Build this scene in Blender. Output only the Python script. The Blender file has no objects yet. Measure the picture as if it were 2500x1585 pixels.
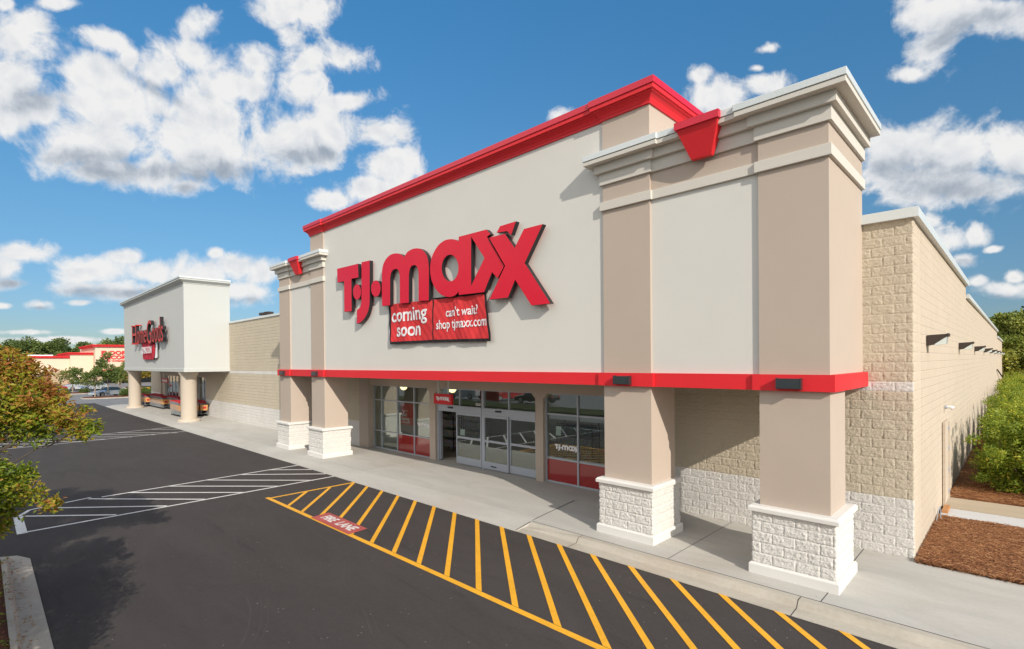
import bpy, math, random
import numpy as np
from mathutils import Matrix, Vector
random.seed(7); RNG = np.random.default_rng(7)
R_ = math.radians
sc = bpy.context.scene
col = sc.collection

# ------------------------------------------------------------------ camera
H = 4.15
cam_d = bpy.data.cameras.new('camera'); cam = bpy.data.objects.new('camera', cam_d); col.objects.link(cam); sc.camera = cam
RA = ((0.715318, 0.698743, -0.008901), (0.002548, 0.010129, 0.999945), (0.698795, -0.715301, 0.005465))
M = Matrix.Identity(4)
for c in range(3):
    for r in range(3):
        M[r][c] = RA[c][r]
M[2][3] = H
cam.matrix_world = M
cam_d.sensor_width = 36; cam_d.lens = 1269.48 / 2500 * 36
cam_d.shift_y = (890.09 - 792.5) / 2500
cam_d.clip_start = 0.1; cam_d.clip_end = 9000

# ------------------------------------------------------------------ colour management
sc.view_settings.view_transform = 'Standard'; sc.view_settings.look = 'None'
sc.view_settings.exposure = 0.8; sc.view_settings.gamma = 1
sc.view_settings.use_curve_mapping = False

# ------------------------------------------------------------------ sun
SV = Vector((1.77, -0.683, 1.0)).normalized()
sl = bpy.data.lights.new('sun', 'SUN'); sl.energy = 2.6; sl.angle = R_(0.5); sl.color = (1.0, 0.92, 0.81)
so = bpy.data.objects.new('sun', sl); col.objects.link(so)
so.rotation_euler = SV.to_track_quat('Z', 'Y').to_euler(); so.location = (30, -15, 40)
SUN_EL = math.asin(SV.z); SUN_AZ = math.atan2(SV.x, SV.y)      # azimuth from +Y towards +X

# ------------------------------------------------------------------ node helpers
class NT:
    def __init__(s, tree): s.t = tree; s.n = tree.nodes; s.l = tree.links
    def new(s, typ, **kw):
        n = s.n.new(typ)
        for k, v in kw.items(): setattr(n, k, v)
        return n
    def put(s, sock, v):
        if v is None: return
        if isinstance(v, bpy.types.NodeSocket): s.l.new(v, sock)
        else:
            try: sock.default_value = v
            except Exception: sock.default_value = (v, v, v)
    def math(s, op, a, b=None, c=None, clamp=False):
        n = s.new('ShaderNodeMath', operation=op); n.use_clamp = clamp
        s.put(n.inputs[0], a); s.put(n.inputs[1], b); s.put(n.inputs[2], c)
        return n.outputs[0]
    def noise(s, vec, scale, detail=4, rough=.55, dist=0.0, dim='3D', lac=2.0):
        n = s.new('ShaderNodeTexNoise', noise_dimensions=dim)
        s.put(n.inputs['Vector'], vec); n.inputs['Scale'].default_value = scale; n.inputs['Detail'].default_value = detail
        n.inputs['Roughness'].default_value = rough; n.inputs['Distortion'].default_value = dist; n.inputs['Lacunarity'].default_value = lac
        return n.outputs['Fac']
    def ramp(s, fac, stops, interp='LINEAR'):
        n = s.new('ShaderNodeValToRGB'); s.put(n.inputs[0], fac); cr = n.color_ramp; cr.interpolation = interp
        while len(cr.elements) < len(stops): cr.elements.new(.5)
        for e, (p, c) in zip(cr.elements, stops): e.position = p; e.color = c if len(c) == 4 else (*c, 1)
        return n.outputs[0]
    def mix(s, fac, a, b, blend='MIX'):
        n = s.new('ShaderNodeMix', data_type='RGBA', blend_type=blend)
        s.put(n.inputs[0], fac)
        for i, v in ((6, a), (7, b)):
            if isinstance(v, tuple) and len(v) == 3: v = (*v, 1)
            s.put(n.inputs[i], v)
        return n.outputs[2]
    def mapr(s, v, a, b, c=0.0, d=1.0, interp='LINEAR'):
        n = s.new('ShaderNodeMapRange', interpolation_type=interp)
        s.put(n.inputs[0], v)
        for i, x in zip((1, 2, 3, 4), (a, b, c, d)): s.put(n.inputs[i], x)
        return n.outputs[0]
    def scalev(s, v, sx, sy, sz):
        n = s.new('ShaderNodeVectorMath', operation='MULTIPLY'); s.put(n.inputs[0], v); n.inputs[1].default_value = (sx, sy, sz); return n.outputs[0]

# ------------------------------------------------------------------ world: sky and clouds laid out by direction
TJ= {'letter_t':[[(-20.451,8.103),(-18.727,8.079),(-18.707,7.536),(-19.264,7.549),(-19.267,6.246),(-19.871,6.257),(-19.87,7.524),(-20.428,7.528)]],'letter_j':[[(-18.451,8.101),(-17.849,8.083),(-17.879,6.543),(-17.886,6.498),(-17.894,6.433),(-17.908,6.36),(-17.929,6.292),(-17.958,6.229),(-17.993,6.167),(-18.036,6.105),(-18.085,6.048),(-18.145,5.992),(-18.215,5.938),(-18.288,5.889),(-18.357,5.847),(-18.422,5.815),(-18.484,5.791),(-18.546,5.772),(-18.609,5.755),(-18.68,5.738),(-18.756,5.724),(-18.824,5.713),(-18.872,5.705),(-18.845,6.263),(-18.813,6.27),(-18.769,6.28),(-18.72,6.293),(-18.677,6.311),(-18.64,6.332),(-18.606,6.356),(-18.575,6.385),(-18.548,6.421),(-18.527,6.473),(-18.511,6.536),(-18.498,6.596),(-18.489,6.637)]],'dot':[[(-18.522,6.94),(-18.531,6.874),(-18.555,6.813),(-18.593,6.759),(-18.642,6.716),(-18.701,6.686),(-18.767,6.669),(-18.836,6.668),(-18.906,6.682),(-18.971,6.71),(-19.03,6.752),(-19.079,6.805),(-19.116,6.867),(-19.138,6.934),(-19.144,7.003),(-19.135,7.07),(-19.11,7.132),(-19.071,7.186),(-19.02,7.229),(-18.96,7.259),(-18.893,7.274),(-18.824,7.274),(-18.755,7.259),(-18.69,7.23),(-18.632,7.187),(-18.585,7.134),(-18.55,7.074),(-18.528,7.008)]],'dot2':[[(-17.099,6.928),(-17.109,6.861),(-17.134,6.799),(-17.174,6.745),(-17.227,6.702),(-17.29,6.671),(-17.361,6.655),(-17.435,6.654),(-17.509,6.669),(-17.579,6.698),(-17.643,6.742),(-17.695,6.796),(-17.735,6.859),(-17.759,6.927),(-17.766,6.998),(-17.756,7.066),(-17.729,7.129),(-17.688,7.184),(-17.633,7.227),(-17.568,7.256),(-17.497,7.271),(-17.423,7.27),(-17.349,7.254),(-17.28,7.223),(-17.218,7.18),(-17.167,7.126),(-17.129,7.064),(-17.106,6.997)]],'letter_m':[[(-16.999,6.268),(-17.002,6.559),(-17.005,6.965),(-17.001,7.301),(-16.988,7.492),(-16.967,7.612),(-16.937,7.711),(-16.894,7.797),(-16.842,7.86),(-16.779,7.916),(-16.706,7.969),(-16.623,8.014),(-16.537,8.049),(-16.449,8.074),(-16.359,8.088),(-16.266,8.095),(-16.168,8.094),(-16.066,8.086),(-15.97,8.072),(-15.878,8.05),(-15.791,8.021),(-15.713,7.989),(-15.64,7.948),(-15.575,7.904),(-15.53,7.872),(-15.518,7.87),(-15.482,7.907),(-15.429,7.957),(-15.365,8.001),(-15.29,8.031),(-15.205,8.054),(-15.117,8.07),(-15.028,8.078),(-14.936,8.079),(-14.845,8.072),(-14.755,8.061),(-14.667,8.042),(-14.579,8.013),(-14.488,7.971),(-14.398,7.918),(-14.32,7.859),(-14.257,7.795),(-14.205,7.725),(-14.164,7.648),(-14.134,7.559),(-14.114,7.462),(-14.101,7.366),(-14.094,7.265),(-14.093,7.164),(-14.094,7.093),(-14.119,6.218),(-14.697,6.255),(-14.681,7.201),(-14.689,7.245),(-14.702,7.307),(-14.719,7.363),(-14.744,7.404),(-14.774,7.44),(-14.807,7.468),(-14.84,7.488),(-14.874,7.5),(-14.914,7.508),(-14.963,7.512),(-15.016,7.512),(-15.066,7.503),(-15.109,7.486),(-15.149,7.461),(-15.183,7.423),(-15.211,7.362),(-15.233,7.289),(-15.248,7.236),(-15.278,6.242),(-15.827,6.26),(-15.816,7.234),(-15.824,7.275),(-15.836,7.332),(-15.852,7.384),(-15.873,7.422),(-15.898,7.455),(-15.928,7.481),(-15.962,7.502),(-16.001,7.517),(-16.045,7.526),(-16.097,7.53),(-16.154,7.528),(-16.21,7.518),(-16.266,7.499),(-16.32,7.47),(-16.365,7.43),(-16.398,7.366),(-16.421,7.289),(-16.436,7.235),(-16.461,6.25)]],'letter_a':[[(-12.542,7.928),(-12.591,7.95),(-12.66,7.982),(-12.731,8.011),(-12.794,8.031),(-12.86,8.048),(-12.934,8.061),(-13.021,8.072),(-13.118,8.078),(-13.219,8.074),(-13.324,8.057),(-13.434,8.03),(-13.539,7.989),(-13.638,7.931),(-13.732,7.861),(-13.815,7.782),(-13.885,7.696),(-13.943,7.602),(-13.986,7.503),(-14.013,7.4),(-14.025,7.293),(-14.025,7.186),(-14.013,7.081),(-13.99,6.976),(-13.952,6.873),(-13.897,6.771),(-13.828,6.672),(-13.752,6.581),(-13.669,6.502),(-13.579,6.431),(-13.484,6.371),(-13.38,6.32),(-13.271,6.28),(-13.168,6.252),(-13.076,6.236),(-12.99,6.232),(-12.91,6.234),(-12.836,6.241),(-12.768,6.254),(-12.707,6.273),(-12.65,6.302),(-12.6,6.337),(-12.565,6.361),(-12.557,6.252),(-11.393,6.225),(-11.042,6.775),(-10.813,6.566),(-10.541,6.886),(-11.247,7.848),(-11.097,7.894),(-11.266,8.06),(-12.54,8.067)],[(-12.564,7.095),(-12.576,7.004),(-12.607,6.919),(-12.657,6.846),(-12.723,6.787),(-12.803,6.746),(-12.891,6.725),(-12.984,6.725),(-13.078,6.747),(-13.168,6.789),(-13.249,6.849),(-13.316,6.926),(-13.366,7.014),(-13.397,7.109),(-13.407,7.207),(-13.394,7.301),(-13.361,7.388),(-13.308,7.462),(-13.238,7.521),(-13.156,7.56),(-13.066,7.578),(-12.972,7.574),(-12.879,7.55),(-12.791,7.506),(-12.714,7.444),(-12.65,7.368),(-12.602,7.282),(-12.573,7.19)],[(-11.952,7.971),(-11.973,6.47),(-11.362,7.236)]],'letter_x':[[(-11.116,7.787),(-10.459,7.784),(-10.082,7.323),(-9.725,7.785),(-9.041,7.789),(-9.706,6.852),(-8.799,5.667),(-9.467,5.668),(-10.073,6.438),(-10.359,5.966),(-11.131,5.977),(-10.462,6.876)]],'letter_x_tip':[[(-10.834,7.886),(-10.693,8.051),(-10.053,8.067),(-10.248,7.72),(-10.409,7.859)]]}
BLOBS= [(-1.5326,0.4246,0.0469,0.0309,-2.47),(-1.514,0.4515,0.0252,0.0163,-2.493),(-1.5368,0.3771,0.0466,0.0328,1.122),(-1.5115,0.352,0.0381,0.0229,-2.683),(-1.539,0.3353,0.025,0.0155,1.356),(-1.4301,0.4618,0.0298,0.0164,3.069),(-1.4019,0.4434,0.0185,0.0109,1.396),(-1.4413,0.4099,0.0383,0.0232,-2.686),(-1.3159,0.504,0.0421,0.0235,-2.775),(-1.3288,0.469,0.0566,0.0288,-2.812),(-1.363,0.4328,0.0424,0.0266,-2.721),(-1.2267,0.4817,0.0428,0.0257,-2.832),(-1.2625,0.4406,0.0773,0.0477,-2.812),(-1.4094,0.3789,0.0922,0.0434,-2.828),(-1.3022,0.3903,0.1101,0.0541,-2.88),(-1.4317,0.3281,0.0717,0.0441,-2.767),(-1.2899,0.3409,0.1111,0.057,-2.908),(-1.3646,0.299,0.0962,0.028,-2.947),(-1.3285,0.284,0.0379,0.021,-2.909),(-1.4449,0.2836,0.0409,0.0169,-2.897),(-1.18,0.3712,0.082,0.0377,-2.965),(-1.1271,0.3612,0.0609,0.0278,-2.995),(-1.1116,0.3908,0.0708,0.0355,-2.983),(-1.0172,0.4058,0.0584,0.0307,-3.023),(-1.1631,0.559,0.0716,0.0267,-2.935),(-1.1213,0.5729,0.0462,0.0244,-2.916),(-1.1635,0.5266,0.0331,0.0207,-2.849),(-1.1403,0.4991,0.0546,0.029,-2.922),(-1.0886,0.5064,0.0532,0.0245,-2.972),(-1.1497,0.4626,0.0483,0.0299,-2.889),(-1.0707,0.447,0.0511,0.0156,-2.88),(-0.9951,0.3558,0.0655,0.0351,-3.045),(-1.0408,0.3112,0.064,0.0268,-3.053),(-1.1005,0.2886,0.0402,0.0207,-3.023),(-1.485,0.4839,0.0251,0.0085,-2.761),(-1.541,0.4637,0.0125,0.0083,-2.356),(-0.674,0.4364,0.0303,0.0183,3.076),(-0.4249,0.4753,0.0293,0.0149,2.936),(-0.4002,0.4378,0.0611,0.0336,2.919),(-0.3181,0.4444,0.0354,0.0174,2.884),(-0.3178,0.4909,0.024,0.0093,3.113),(-0.3312,0.4677,0.017,0.0071,2.904),(-0.0864,0.4701,0.0626,0.0279,2.727),(-0.0329,0.456,0.067,0.0246,2.727),(-0.0964,0.4273,0.0374,0.0325,-2.756),(-0.1192,0.4089,0.0297,0.0129,2.792),(-0.1197,0.3057,0.0643,0.0394,2.773),(-0.0608,0.2944,0.0684,0.0378,2.783),(-0.0054,0.2746,0.0451,0.0304,2.641),(-0.1122,0.2595,0.0731,0.0351,2.88),(-0.0518,0.2409,0.0662,0.0281,2.883),(-0.0742,0.1723,0.0313,0.0263,2.546),(-0.0974,0.2008,0.0151,0.0125,2.535),(-0.0462,0.1708,0.0177,0.0147,2.007),(-0.0269,0.1509,0.0115,0.005,-3.119),(-0.0595,0.1412,0.0204,0.0129,2.924),(-0.0431,0.1089,0.0132,0.0099,2.891),(-0.0166,0.0933,0.0344,0.014,3.023),(-0.0063,0.109,0.0114,0.0095,2.744),(-1.5318,0.1564,0.0347,0.0194,-2.942),(-1.5441,0.1352,0.0289,0.0252,1.022),(-1.5383,0.1145,0.0231,0.0115,-3.01),(-1.4534,0.1382,0.0622,0.024,-2.843),(-1.4141,0.1656,0.0316,0.0143,-3.0),(-1.4743,0.1134,0.0436,0.0192,-3.036),(-1.4176,0.1143,0.0536,0.0182,-3.057),(-1.3839,0.1447,0.0236,0.0184,-2.895),(-1.5101,0.0866,0.0179,0.011,-3.028),(-1.4677,0.0928,0.0192,0.0062,-3.068),(-1.547,0.0824,0.0095,0.0049,-3.045),(-1.3017,0.1477,0.0384,0.0291,-2.948),(-1.2608,0.1646,0.0401,0.0297,-2.96),(-1.2184,0.1575,0.0418,0.0304,-2.992),(-1.2891,0.1839,0.0159,0.0106,-2.967),(-1.2522,0.1209,0.0696,0.0223,-3.082),(-1.5268,0.0475,0.0272,0.0044,-3.108),(-1.4256,0.0515,0.0176,0.0046,-3.111),(-1.499,0.0371,0.0598,0.0052,-3.12)]
DARK= [(-1.3031,0.3094,0.1087,0.0238,-2.974),(-1.4321,0.2937,0.0697,0.0277,-3.112),(-1.1451,0.3535,0.0989,0.0195,-3.019),(-1.3633,0.4091,0.0604,0.0118,2.808),(-1.5114,0.3609,0.0454,0.0189,-2.794),(-1.3286,0.2786,0.0327,0.0133,-2.956),(-0.051,0.4429,0.0715,0.0211,-3.123),(-0.0634,0.2434,0.101,0.0312,2.91),(-0.1249,0.2831,0.0534,0.0261,2.864),(-0.0219,0.0824,0.0346,0.0085,3.047),(-0.0573,0.138,0.0203,0.0086,2.984),(-1.5383,0.1145,0.0279,0.0115,-3.023),(-1.4607,0.1075,0.0668,0.0141,-3.062),(-1.4027,0.1098,0.0456,0.0111,-3.068),(-1.2432,0.1071,0.061,0.0123,-3.095),(-1.5101,0.0814,0.0153,0.0051,-3.071)]
TINT=[(0.0,(.24,.27,.30)),(.1,(.24,.31,.38)),(.3,(.275,.43,.48)),(.75,(.27,.62,.74)),(1.0,(.27,.62,.74))]
CLOUD_GAIN=4.2
SKY_STR=.13

w = bpy.data.worlds.new('World'); sc.world = w; w.use_nodes = True
N = NT(w.node_tree); N.n.clear()
geo = N.new('ShaderNodeTexCoord').outputs['Generated']
sky = N.new('ShaderNodeTexSky', sky_type='NISHITA'); sky.sun_disc = False
sky.sun_elevation = SUN_EL; sky.sun_rotation = SUN_AZ
sky.altitude = 200; sky.air_density = 1.0; sky.dust_density = 0.45; sky.ozone_density = 2.2
sx = N.new('ShaderNodeSeparateXYZ'); N.l.new(geo, sx.inputs[0])
hyp = N.math('SQRT', N.math('ADD', N.math('MULTIPLY', sx.outputs[0], sx.outputs[0]), N.math('MULTIPLY', sx.outputs[1], sx.outputs[1])))
az = N.math('ARCTAN2', sx.outputs[0], sx.outputs[1]); el = N.math('ARCTAN2', sx.outputs[2], hyp)
cb = N.new('ShaderNodeCombineXYZ'); N.l.new(az, cb.inputs[0]); N.l.new(el, cb.inputs[1]); P = cb.outputs[0]
def field(blobs, k, start=None):
    F = start
    for (a, e, s1, s2, rot) in blobs:
        m = N.new('ShaderNodeMapping', vector_type='TEXTURE')
        m.inputs['Location'].default_value = (a, e, 0); m.inputs['Rotation'].default_value = (0, 0, rot); m.inputs['Scale'].default_value = (s1, s2, 1)
        if F is None: N.l.new(P, m.inputs[0])
        else:      # a vanishing dependence on the running result keeps the shader stack small
            q = N.new('ShaderNodeVectorMath', operation='ADD'); N.l.new(P, q.inputs[0]); N.l.new(N.math('MULTIPLY', F, 1e-6), q.inputs[1]); N.l.new(q.outputs[0], m.inputs[0])
        ln = N.new('ShaderNodeVectorMath', operation='LENGTH'); N.l.new(m.outputs[0], ln.inputs[0])
        if F is None: F = ln.outputs['Value']
        else: F = N.math('SMOOTH_MIN', F, ln.outputs['Value'], k)
    return N.math('SUBTRACT', 1.0, F)
def cnoise(vec, detail=10): return N.noise(vec, 11, detail, .60, .5)
F = field(BLOBS, .22)
n0 = cnoise(P)
off = N.new('ShaderNodeVectorMath', operation='ADD'); N.l.new(P, off.inputs[0]); off.inputs[1].default_value = (0.008, 0.016, 0)
ns0 = N.noise(P, 17, 5, .55, .3); ns1 = N.noise(off.outputs[0], 17, 5, .55, .3)
big = N.noise(P, 4.5, 3, .5, .2)
fine = N.noise(P, 60, 6, .65, .6)
dens = N.math('ADD', N.math('ADD', F, N.math('MULTIPLY', N.math('SUBTRACT', n0, .5), 3.1)), N.math('MULTIPLY', N.math('SUBTRACT', big, .5), .8))
dens = N.math('ADD', dens, N.math('MULTIPLY', N.math('SUBTRACT', fine, .5), .65))
alpha = N.mapr(dens, -0.24, 0.56, 0, 1, 'SMOOTHSTEP')
relief = N.math('MULTIPLY', N.math('SUBTRACT', ns0, ns1), 1.35)
relief = N.math('ADD', relief, N.math('MULTIPLY', N.math('SUBTRACT', fine, .5), .12))
D = field(DARK, .3, N.math('ADD', N.math('MULTIPLY', F, 1e-6), 9.0))
dk = N.mapr(N.math('ADD', D, N.math('MULTIPLY', N.math('SUBTRACT', n0, .5), 1.1)), -.35, .8, 0, 1, 'SMOOTHSTEP')
thick = N.mapr(dens, .2, 1.3, 0, 1, 'SMOOTHSTEP')
lit = N.math('ADD', N.math('SUBTRACT', 1.0, N.math('MULTIPLY', dk, .60)), relief)
lit = N.math('SUBTRACT', lit, N.math('MULTIPLY', N.math('MULTIPLY', thick, big), .26))
ccol = N.ramp(lit, [(0.0, (0.27, 0.33, 0.42)), (0.35, (0.46, 0.51, 0.58)), (0.66, (0.76, 0.785, 0.82)), (1.0, (0.93, 0.925, 0.915))])
tint = N.ramp(N.math('MULTIPLY', el, 1 / .8), TINT)
skyc = N.mix(1.0, sky.outputs[0], tint, 'MULTIPLY')
cl = N.new('ShaderNodeVectorMath', operation='SCALE'); N.l.new(ccol, cl.inputs[0]); cl.inputs['Scale'].default_value = CLOUD_GAIN
fin = N.mix(N.math('MULTIPLY', alpha, .98), skyc, cl.outputs[0])
# brighter clouds added to the sky out of frame, as fill light
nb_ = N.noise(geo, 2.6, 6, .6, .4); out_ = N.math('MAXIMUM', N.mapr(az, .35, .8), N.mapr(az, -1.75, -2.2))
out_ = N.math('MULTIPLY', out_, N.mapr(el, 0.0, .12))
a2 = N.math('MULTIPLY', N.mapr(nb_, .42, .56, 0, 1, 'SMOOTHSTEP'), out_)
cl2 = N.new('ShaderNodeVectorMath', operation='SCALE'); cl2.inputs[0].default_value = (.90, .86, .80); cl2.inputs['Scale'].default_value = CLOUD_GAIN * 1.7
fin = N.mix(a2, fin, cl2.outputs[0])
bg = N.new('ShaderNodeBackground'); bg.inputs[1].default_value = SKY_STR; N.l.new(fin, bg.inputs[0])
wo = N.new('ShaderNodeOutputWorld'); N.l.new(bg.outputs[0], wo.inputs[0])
w.cycles.sampling_method = 'MANUAL'; w.cycles.sample_map_resolution = 1024

# ------------------------------------------------------------------ object helpers
def tag(o, label=None, cat=None, group=None, kind=None):
    if label: o['label'] = label
    if cat: o['category'] = cat
    if group: o['group'] = group
    if kind: o['kind'] = kind
    return o
def thing(name, label, cat, loc=(0, 0, 0), rz=0.0, group=None):
    o = bpy.data.objects.new(name, None); col.objects.link(o); o.location = loc; o.rotation_euler = (0, 0, rz)
    o.empty_display_size = .3
    return tag(o, label, cat, group)
def rootloc(p):
    v = Vector((0, 0, 0))
    while p is not None: v += p.location; p = p.parent
    return v
def link(name, me, parent=None):
    o = bpy.data.objects.new(name, me); col.objects.link(o)
    if parent is not None:
        o.parent = parent
        me.transform(Matrix.Translation(-rootloc(parent)))
    return o
def mesh_np(name, V, F, mats, parent=None, smooth=False, fm=None, tint=None, vt=None):
    """V (n,3) array, F (m,k) array of a constant k"""
    V = np.asarray(V, dtype=np.float32); F = np.asarray(F, dtype=np.int32)
    me = bpy.data.meshes.new(name); me.vertices.add(len(V)); me.vertices.foreach_set('co', V.ravel())
    m, k = F.shape
    me.loops.add(m * k); me.loops.foreach_set('vertex_index', F.ravel())
    me.polygons.add(m); me.polygons.foreach_set('loop_start', np.arange(0, m * k, k, dtype=np.int32))
    if fm is not None: me.polygons.foreach_set('material_index', np.asarray(fm, dtype=np.int32))
    me.polygons.foreach_set('use_smooth', np.full(m, smooth, dtype=bool))
    for mt in (mats if isinstance(mats, (list, tuple)) else [mats]): me.materials.append(mt)
    me.update(calc_edges=True); me.validate()
    if tint is not None:
        a = me.attributes.new('tint', 'FLOAT', 'FACE'); a.data.foreach_set('value', np.asarray(tint, dtype=np.float32))
    return link(name, me, parent)
class MB:
    def __init__(s): s.v = []; s.f = []; s.m = []; s.sm = []; s.pieces = []
    def add(s, vs, fs, m=0, sm=False):
        b = len(s.v); s.v += [tuple(v) for v in vs]; s.f += [tuple(b + i for i in f) for f in fs]; s.m += [m] * len(fs); s.sm += [sm] * len(fs); s.pieces.append((b, len(s.v), len(s.f) - len(fs), len(s.f))); return s
    def box(s, x0, x1, y0, y1, z0, z1, m=0, rz=0, c=None):
        vs = [(x0, y0, z0), (x1, y0, z0), (x1, y1, z0), (x0, y1, z0), (x0, y0, z1), (x1, y0, z1), (x1, y1, z1), (x0, y1, z1)]
        if rz:
            cx, cy = c or ((x0 + x1) / 2, (y0 + y1) / 2); ca, sa = math.cos(rz), math.sin(rz)
            vs = [(cx + (x - cx) * ca - (y - cy) * sa, cy + (x - cx) * sa + (y - cy) * ca, z) for x, y, z in vs]
        return s.add(vs, [(0, 3, 2, 1), (4, 5, 6, 7), (0, 1, 5, 4), (1, 2, 6, 5), (2, 3, 7, 6), (3, 0, 4, 7)], m)
    def cham(s, x0, x1, y0, y1, z0, z1, c, m=0, top=True, bot=False):
        """box with chamfered top (and bottom) rim"""
        lv = []
        if bot: lv += [(z0, c), (z0 + c, 0)]
        else: lv += [(z0, 0)]
        if top: lv += [(z1 - c, 0), (z1, c)]
        else: lv += [(z1, 0)]
        vs = []
        for z, q in lv: vs += [(x0 + q, y0 + q, z), (x1 - q, y0 + q, z), (x1 - q, y1 - q, z), (x0 + q, y1 - q, z)]
        fs = [(3, 2, 1, 0)]
        for i in range(len(lv) - 1):
            b = i * 4
            for k in range(4): fs.append((b + k, b + (k + 1) % 4, b + 4 + (k + 1) % 4, b + 4 + k))
        b = (len(lv) - 1) * 4; fs.append((b, b + 1, b + 2, b + 3))
        return s.add(vs, fs, m)
    def prism(s, poly, z0, z1, m=0, ax='z'):
        """poly ccw in plan; ax 'z': (x,y); 'y': poly (x,z) extruded along y; 'x': poly (y,z) extruded along x"""
        n = len(poly)
        if ax == 'z': a = [(p[0], p[1], z0) for p in poly]; b = [(p[0], p[1], z1) for p in poly]
        elif ax == 'y': a = [(p[0], z1, p[1]) for p in poly]; b = [(p[0], z0, p[1]) for p in poly]
        else: a = [(z0, p[0], p[1]) for p in poly]; b = [(z1, p[0], p[1]) for p in poly]
        fs = [tuple(reversed(range(n))), tuple(range(n, 2 * n))] + [(i, (i + 1) % n, n + (i + 1) % n, n + i) for i in range(n)]
        return s.add(a + b, fs, m)
    def tube(s, pts, rad, seg=8, m=0, cap=True):
        pts = [Vector(p) for p in pts]; n = len(pts)
        if not isinstance(rad, (list, tuple)): rad = [rad] * n
        vs = []; prev = None
        for i, p in enumerate(pts):
            t = (pts[min(i + 1, n - 1)] - pts[max(i - 1, 0)]).normalized()
            if prev is None: a = t.orthogonal().normalized()
            else:
                a = (prev - t * prev.dot(t)); a = a.normalized() if a.length > 1e-5 else t.orthogonal().normalized()
            prev = a; b = t.cross(a)
            for k in range(seg):
                th = 2 * math.pi * k / seg; vs.append(p + (a * math.cos(th) + b * math.sin(th)) * rad[i])
        fs = []
        for i in range(n - 1):
            for k in range(seg): fs.append((i * seg + k, i * seg + (k + 1) % seg, (i + 1) * seg + (k + 1) % seg, (i + 1) * seg + k))
        if cap: fs += [tuple(reversed(range(seg))), tuple(range((n - 1) * seg, n * seg))]
        return s.add(vs, fs, m, True)
    def lathe(s, prof, c=(0, 0, 0), seg=24, m=0, axis='z', caps=True):
        vs = []; 
        for r, h in prof:
            for k in range(seg):
                th = 2 * math.pi * k / seg; a, b = r * math.cos(th), r * math.sin(th)
                if axis == 'z': vs.append((c[0] + a, c[1] + b, c[2] + h))
                elif axis == 'y': vs.append((c[0] + a, c[1] + h, c[2] + b))
                else: vs.append((c[0] + h, c[1] + a, c[2] + b))
        fs = []; n = len(prof)
        for i in range(n - 1):
            for k in range(seg): fs.append((i * seg + k, i * seg + (k + 1) % seg, (i + 1) * seg + (k + 1) % seg, (i + 1) * seg + k))
        if caps: fs += [tuple(reversed(range(seg))), tuple(range((n - 1) * seg, n * seg))]
        return s.add(vs, fs, m, True)
    def build_each(s, name, mats, parent=None, bevel=0.0):
        """one object per added piece"""
        for (v0, v1, f0, f1) in s.pieces:
            b = MB(); b.add(s.v[v0:v1], [tuple(i - v0 for i in f) for f in s.f[f0:f1]], s.m[f0] if f1 > f0 else 0, s.sm[f0]); b.build(name, mats, parent, bevel)
    def build(s, name, mats, parent=None, bevel=0.0, sharp=35):
        me = bpy.data.meshes.new(name); me.from_pydata(s.v, [], s.f)
        for mt in (mats if isinstance(mats, (list, tuple)) else [mats]): me.materials.append(mt)
        me.polygons.foreach_set('material_index', s.m); me.polygons.foreach_set('use_smooth', [bool(q) for q in s.sm])
        me.update()
        if any(s.sm):
            try: me.set_sharp_from_angle(angle=R_(sharp))
            except Exception: pass
        o = link(name, me, parent)
        if bevel:
            b = o.modifiers.new('bevel', 'BEVEL'); b.width = bevel; b.segments = 2; b.limit_method = 'ANGLE'; b.angle_limit = R_(40)
        return o
def copy_tree(o, parent=None):
    c = o.copy(); col.objects.link(c); c.parent = parent
    for ch in list(o.children): copy_tree(ch, c)
    return c
def zg(x):   # the site falls a little towards the far store
    return 0.0 if x > -8 else (.003 * (x + 8) if x > -65 else -.171)

# ------------------------------------------------------------------ materials
def mat(name, base, rough=.8, spec=.3, bump=None, vary=None, metal=0.0, coat=0.0):
    m = bpy.data.materials.new(name); m.use_nodes = True; T = NT(m.node_tree); b = T.n['Principled BSDF']
    b.inputs['Base Color'].default_value = (*base, 1); b.inputs['Roughness'].default_value = rough
    b.inputs['Specular IOR Level'].default_value = spec; b.inputs['Metallic'].default_value = metal
    b.inputs['Coat Weight'].default_value = coat; b.inputs['Coat Roughness'].default_value = .05
    pos = T.new('ShaderNodeNewGeometry').outputs['Position'] if (bump or vary) else None
    if vary:
        sc_, amt = vary
        n = T.noise(pos, sc_, 5, .6); n2 = T.noise(pos, sc_ * .13, 3, .5)
        f = T.math('ADD', T.math('MULTIPLY', n, .5), T.math('MULTIPLY', n2, .5))
        c = T.mix(T.mapr(f, .35, .65), tuple(x * (1 - amt) for x in base), tuple(min(x * (1 + amt), 1) for x in base))
        T.l.new(c, b.inputs['Base Color'])
    if bump:
        sc_, st, dist = bump
        bn = T.new('ShaderNodeBump'); bn.inputs['Strength'].default_value = st; bn.inputs['Distance'].default_value = dist
        T.l.new(T.noise(pos, sc_, 3, .6), bn.inputs['Height']); T.l.new(bn.outputs[0], b.inputs['Normal'])
    return m
TAN = (0.475, 0.395, 0.328); CREAM = (0.635, 0.62, 0.575); CMUT = (0.56, 0.49, 0.38); WHITE = (0.68, 0.66, 0.625)
RED = (0.70, 0.022, 0.03)
m_tan = mat('stucco_tan', TAN, .9, .2, (160, .35, .004), (.7, .035))
m_cream = mat('stucco_cream', CREAM, .9, .2, (160, .3, .004), (.5, .03))
m_trim = mat('stucco_trim', (.60, .57, .51), .88, .2, (160, .25, .004), (.6, .03))
m_red = mat('painted_red_stucco', RED, .5, .35, (160, .15, .003), (.8, .04))
m_redmetal = mat('red_coping_metal', (.60, .015, .04), .3, .5)
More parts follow.
